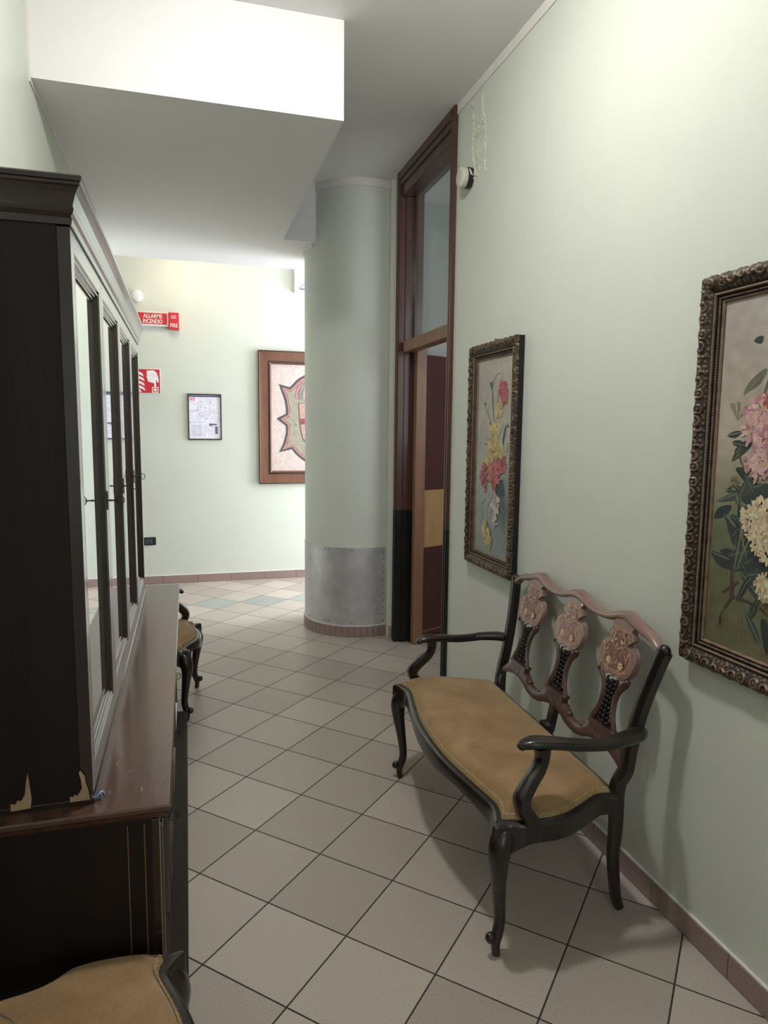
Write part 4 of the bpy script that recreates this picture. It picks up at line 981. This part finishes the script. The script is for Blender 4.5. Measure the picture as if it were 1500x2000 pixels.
# hand pointing down
hand=[(-.353,2.112),(-.290,2.118),(-.268,2.104),(-.256,2.085),(-.247,2.055),(-.243,2.020),(-.247,2.000),(-.254,2.000),(-.262,2.018),(-.266,2.038),(-.268,2.018),(-.268,1.956),(-.275,1.948),(-.284,1.956),(-.286,2.004),(-.292,1.994),(-.301,1.994),(-.304,2.006),(-.311,1.998),(-.321,1.999),(-.323,2.011),(-.332,2.004),(-.341,2.008),(-.345,2.022),(-.353,2.050),(-.350,2.085)]
p.poly(hand,WHT)
p.poly([(-.307,1.903),(-.246,1.903),(-.246,1.958),(-.268,1.958),(-.268,1.950),(-.254,1.950),(-.254,1.911),(-.299,1.911),(-.299,1.950),(-.285,1.950),(-.285,1.958),(-.307,1.958)],WHT)
p.poly([(-.2765+.015*math.cos(2*PI*i/20),1.931+.015*math.sin(2*PI*i/20)) for i in range(20)],WHT)
for (u,v,s) in((-.400,2.080,1.0),(-.392,2.035,1.0),(-.392,1.990,1.0),(-.388,1.945,1.05)):
    p.poly([(u-.050*s,v+.022*s),(u-.02*s,v+.020*s),(u+.008*s,v+.006*s),(u+.016*s,v-.012*s),(u+.020*s,v-.024*s),(u-.002*s,v-.014*s),(u-.026*s,v-.002*s),(u-.050*s,v+.002*s)],WHT)
p.poly([(-.455,1.912),(-.40,1.906),(-.425,1.94),(-.432,1.99),(-.425,2.05),(-.44,2.09),(-.455,2.10)],WHT)
o=p.build('pictogram',M_PRINT,pg); o['label']='white hand, button and flames'
# evacuation plan
pl=thing('floor_plan_frame','small dark framed evacuation plan between red sign and coat of arms','picture',(.185,YF,1.675),world=True)
X0,X1,Z0,Z1=.024,.350,1.448,1.902
m=MB(); sweep_rect(m,(X0,Z0,X1,Z1),lambda u,v,h:(u,YF-h,v),[(0,0),(0,.014),(.003,.017),(.009,.017),(.012,.012),(.012,.003)]); m.build('frame',plain('plan_frame_brown',(50,34,36),.55),pl)
m=MB(); wb(m,X0+.008,X1-.008,Z0+.008,Z1-.008,.0005,.0035); m.build('backing_board',M_CARVE,pl)
p=Paint(lambda u,v,d:(X0+.012+u*.302,YF-.0045-d,Z0+.012+v*.430),e=.00001)
p.bg(0,0,1,1,6,8,lambda i,j:(232,230,244)); p.poly([(0,.96),(1,.96),(1,.985),(0,.985)],(52,58,110)); p.poly([(0,.985),(1,.985),(1,1),(0,1)],(190,190,206))
LN=(130,128,146)
def hl(u0,u1,v,w=.004,c=LN): p.poly([(u0,v),(u1,v),(u1,v+w),(u0,v+w)],c)
def vl(u,v0,v1,w=.006,c=LN): p.poly([(u,v0),(u+w,v0),(u+w,v1),(u,v1)],c)
hl(0,.28,.635,.005,(104,104,120)); hl(0,.48,.375,.006,(96,96,112)); vl(.49,.03,.33); vl(.27,.635,.80); vl(.66,.60,.94,.005); hl(.62,.78,.615); hl(.8,1,.61,.003); vl(.56,.18,.30)
rp=random.Random(21)
for _ in range(46):
    u,v=rp.uniform(.25,.78),rp.uniform(.42,.93); L=rp.uniform(.04,.14)
    hl(u,min(.82,u+L),v,.003,(160,158,176)) if rp.random()<.5 else vl(u,v,min(.95,v+L*.7),.004,(160,158,176))
for _ in range(26):
    u,v=rp.uniform(.05,.95),rp.uniform(.42,.6); hl(u,min(.97,u+rp.uniform(.02,.1)),v,.003,(160,158,176))
for _ in range(22):
    u,v=rp.uniform(.25,.8),rp.uniform(.42,.9); hl(u,u+.022,v,.012,(112,110,130))
for k in range(12): hl(.05,.05+rp.uniform(.15,.2),.06+k*.022,.004,(170,168,186)); hl(.26,.26+rp.uniform(.1,.19),.06+k*.022,.005,(150,150,168))
for k in range(3):
    vl(.62+k*.1,.10,.28,.004,(150,150,168)); hl(.6,.84,.10+k*.08,.003,(150,150,168))
p.poly([(.64,.295),(.74,.295),(.74,.315),(.88,.315),(.88,.345),(.64,.355)],(104,104,128)); p.poly([(.83,.11),(.91,.11),(.91,.285),(.83,.285)],(104,104,128))
p.poly([(.02,.87),(.20,.87),(.20,.95),(.02,.95)],(246,196,204)); p.poly([(.06,.885),(.16,.885),(.16,.93),(.06,.93)],(190,60,72)); p.poly([(.085,.89),(.135,.89),(.135,.92),(.085,.92)],(240,226,236))
o=p.build('printed_plan',M_PRINT,pl); o['label']='printed building plan with legend'
# framed coat of arms
em=thing('framed_mosaic','large mosaic coat of arms in a walnut frame, half behind the column','picture',(1.33,YF,1.678),world=True)
EX0,EX1,EZ0,EZ1=.716,1.944,1.002,2.352
m=MB(); sweep_rect(m,(EX0,EZ0,EX1,EZ1),lambda u,v,h:(u,YF-.004-h,v),[(0,0),(0,.030),(.004,.034),(.010,.034),(.014,.029),(.020,.028),(.098,.026),(.104,.030),(.114,.032),(.120,.026),(.130,.016),(.134,.006)]); m.build('frame',M_WALNUT,em,smooth=30)
m=MB()
sweep_rect(m,(EX0-.001,EZ0-.001,EX1+.001,EZ1+.001),lambda u,v,h:(u,YF-.004-h,v),[(0,.024),(0,.032),(.004,.0352),(.009,.0352)]); sweep_rect(m,(EX0+.100,EZ0+.100,EX1-.100,EZ1-.100),lambda u,v,h:(u,YF-.004-h,v),[(0,.027),(.004,.0315),(.014,.0335),(.02,.027)])
q=m.build('dark_fillet',M_DARKY,em); q['label']='dark mouldings along both edges of the frame'
ex=1.33
p=Paint(lambda u,v,d:(u,YF-.009-d,v),e=.00012)
def bg3(i,j):
    n=noise.noise((i*40,j*40,0))*9; return (198+n,182+n,176+n)
p.bg(EX0+.128,EZ0+.128,EX1-.128,EZ1-.128,40,44,bg3)
EL=[(1.244,2.139),(1.19,2.12),(1.137,2.089),(1.10,2.06),(1.069,2.025),(1.037,1.993),(.924,2.021),(.962,1.913),(.982,1.86),(.993,1.789),(.996,1.723),(.897,1.671),(.992,1.597),(.995,1.55),(.991,1.507),(.967,1.42),(.922,1.325),(1.054,1.357),(1.09,1.31),(1.134,1.27),(1.19,1.23),(1.243,1.209)]
full=[(ex,2.150)]+EL+[(ex,1.198)]+[(2*ex-u,v) for u,v in EL[::-1]]
def shr(P,d):
    out=[];N=len(P)
    for i in range(N):
        a=Vector(P[i-1]);b_=Vector(P[i]);c=Vector(P[(i+1)%N]); n1=(b_-a).normalized(); n2=(c-b_).normalized(); nn=(Vector((-n1.y,n1.x))+Vector((-n2.y,n2.x)))
        nn=nn/max(.5,nn.length**2/2); out.append((b_.x+nn.x*d,b_.y+nn.y*d))
    return out
p.poly(full,(74,70,76)); p.poly(shr(full,.024),(176,130,124)); p.poly(shr(full,.036),(150,92,88)); p.poly(shr(full,.044),(148,143,126))
for _ in range(900):
    a=rp.uniform(0,2*PI); r=rp.uniform(0,1)**.5; u,v=ex+r*.30*math.cos(a),1.67+r*.42*math.sin(a)
    g=rp.choice([(118,120,100),(170,166,144),(134,132,108),(186,180,160),(140,142,122)]); s_=rp.uniform(.003,.006); p.poly([(u-s_,v-s_),(u+s_,v-s_*.6),(u+s_*.8,v+s_),(u-s_*.7,v+s_)],g); p.k-=1
p.k+=1
for i,(r,c1) in enumerate(((.225,(150,84,92)),(.185,(84,104,88)),(.145,(170,120,124)),(.10,(150,84,92)))):
    for s in(-1,1):
        pts=[(ex+s*.02,2.06),(ex+s*r*.55,2.045),(ex+s*r*.9,1.98),(ex+s*r,1.90),(ex+s*(r-.01),1.868)]; p.stroke(pts,.036,c1); p.stroke(pts,.018,lerp3(c1,(206,190,186),.45))
sh_=[(1.132,1.827),(1.2,1.829),(1.232,1.805),(1.262,1.83),(ex,1.85)]; lowr=[(1.135,1.761),(1.140,1.66),(1.151,1.572),(1.171,1.477),(1.20,1.43),(1.243,1.398),(ex,1.37)]
halfs=[(1.132,1.827)]+lowr; P=halfs+[(2*ex-u,v) for u,v in halfs[-2::-1]]+[(ex,1.85)]
p.poly([(ex+(u-ex)*1.03,1.62+(v-1.62)*1.02) for u,v in P],(72,56,52)); p.poly(P,(172,142,130))
p.poly([(1.143,1.674),(2*ex-1.143,1.674),(2*ex-1.145,1.615),(1.145,1.615)],(138,62,74))
for u in(1.215,1.33,1.445):
    for i in range(6): p.petal(u,1.533,2*PI*i/6,.030,.022,(222,208,206),4)
o=p.build('mosaic_panel',M_MOSAIC,em)
# socket plate
so=thing('wall_socket','black socket plate low on the far wall, behind the cabinet end','socket',(-.37,YF,.437),world=True)
m=MB(); wb(m,-.425,-.310,.398,.478,.0,.010); m.build('cover_plate',M_BLACKPL,so,bevel=.004)
m=MB(); wb(m,-.412,-.345,.417,.459,.009,.012); m.build('socket_module',plain('grey_module',(70,76,86),.3),so,bevel=.001)
m=MB(); 
for z in(.428,.438,.448): m.lathe([(.0035,0),(.0035,.0006)],(-.372,YF-.012,z),(0,-1,0),10)
m.build('socket_holes',M_CARVE,so)
# pale box high on the far wall
bx=thing('ventilation_box','pale square box high on the far wall, half behind the column','vent',(1.25,YF,3.06),world=True)
m=MB(); sweep_rect(m,(1.083,2.935,1.50,3.17),lambda u,v,h:(u,YF-h,v),[(0,0),(0,.05),(.004,.054),(.02,.054),(.024,.048),(.026,.01)]); wb(m,1.10,1.49,2.95,3.155,0,.012); m.build('casing',M_WHITEPL,bx)
m=MB(); m.loft([[(1.135,YF-.012,2.975),(1.46,YF-.012,2.975),(1.46,YF-.012,3.14),(1.30,YF-.012,3.14)],[(1.15,YF-.05,2.98),(1.45,YF-.05,2.98),(1.45,YF-.03,3.13),(1.31,YF-.03,3.13)]]); m.build('air_deflector',plain('pale_blue_plastic',(190,192,206),.4),bx)

for o in bpy.data.objects:
    if 'world_origin' in o: del o['world_origin']
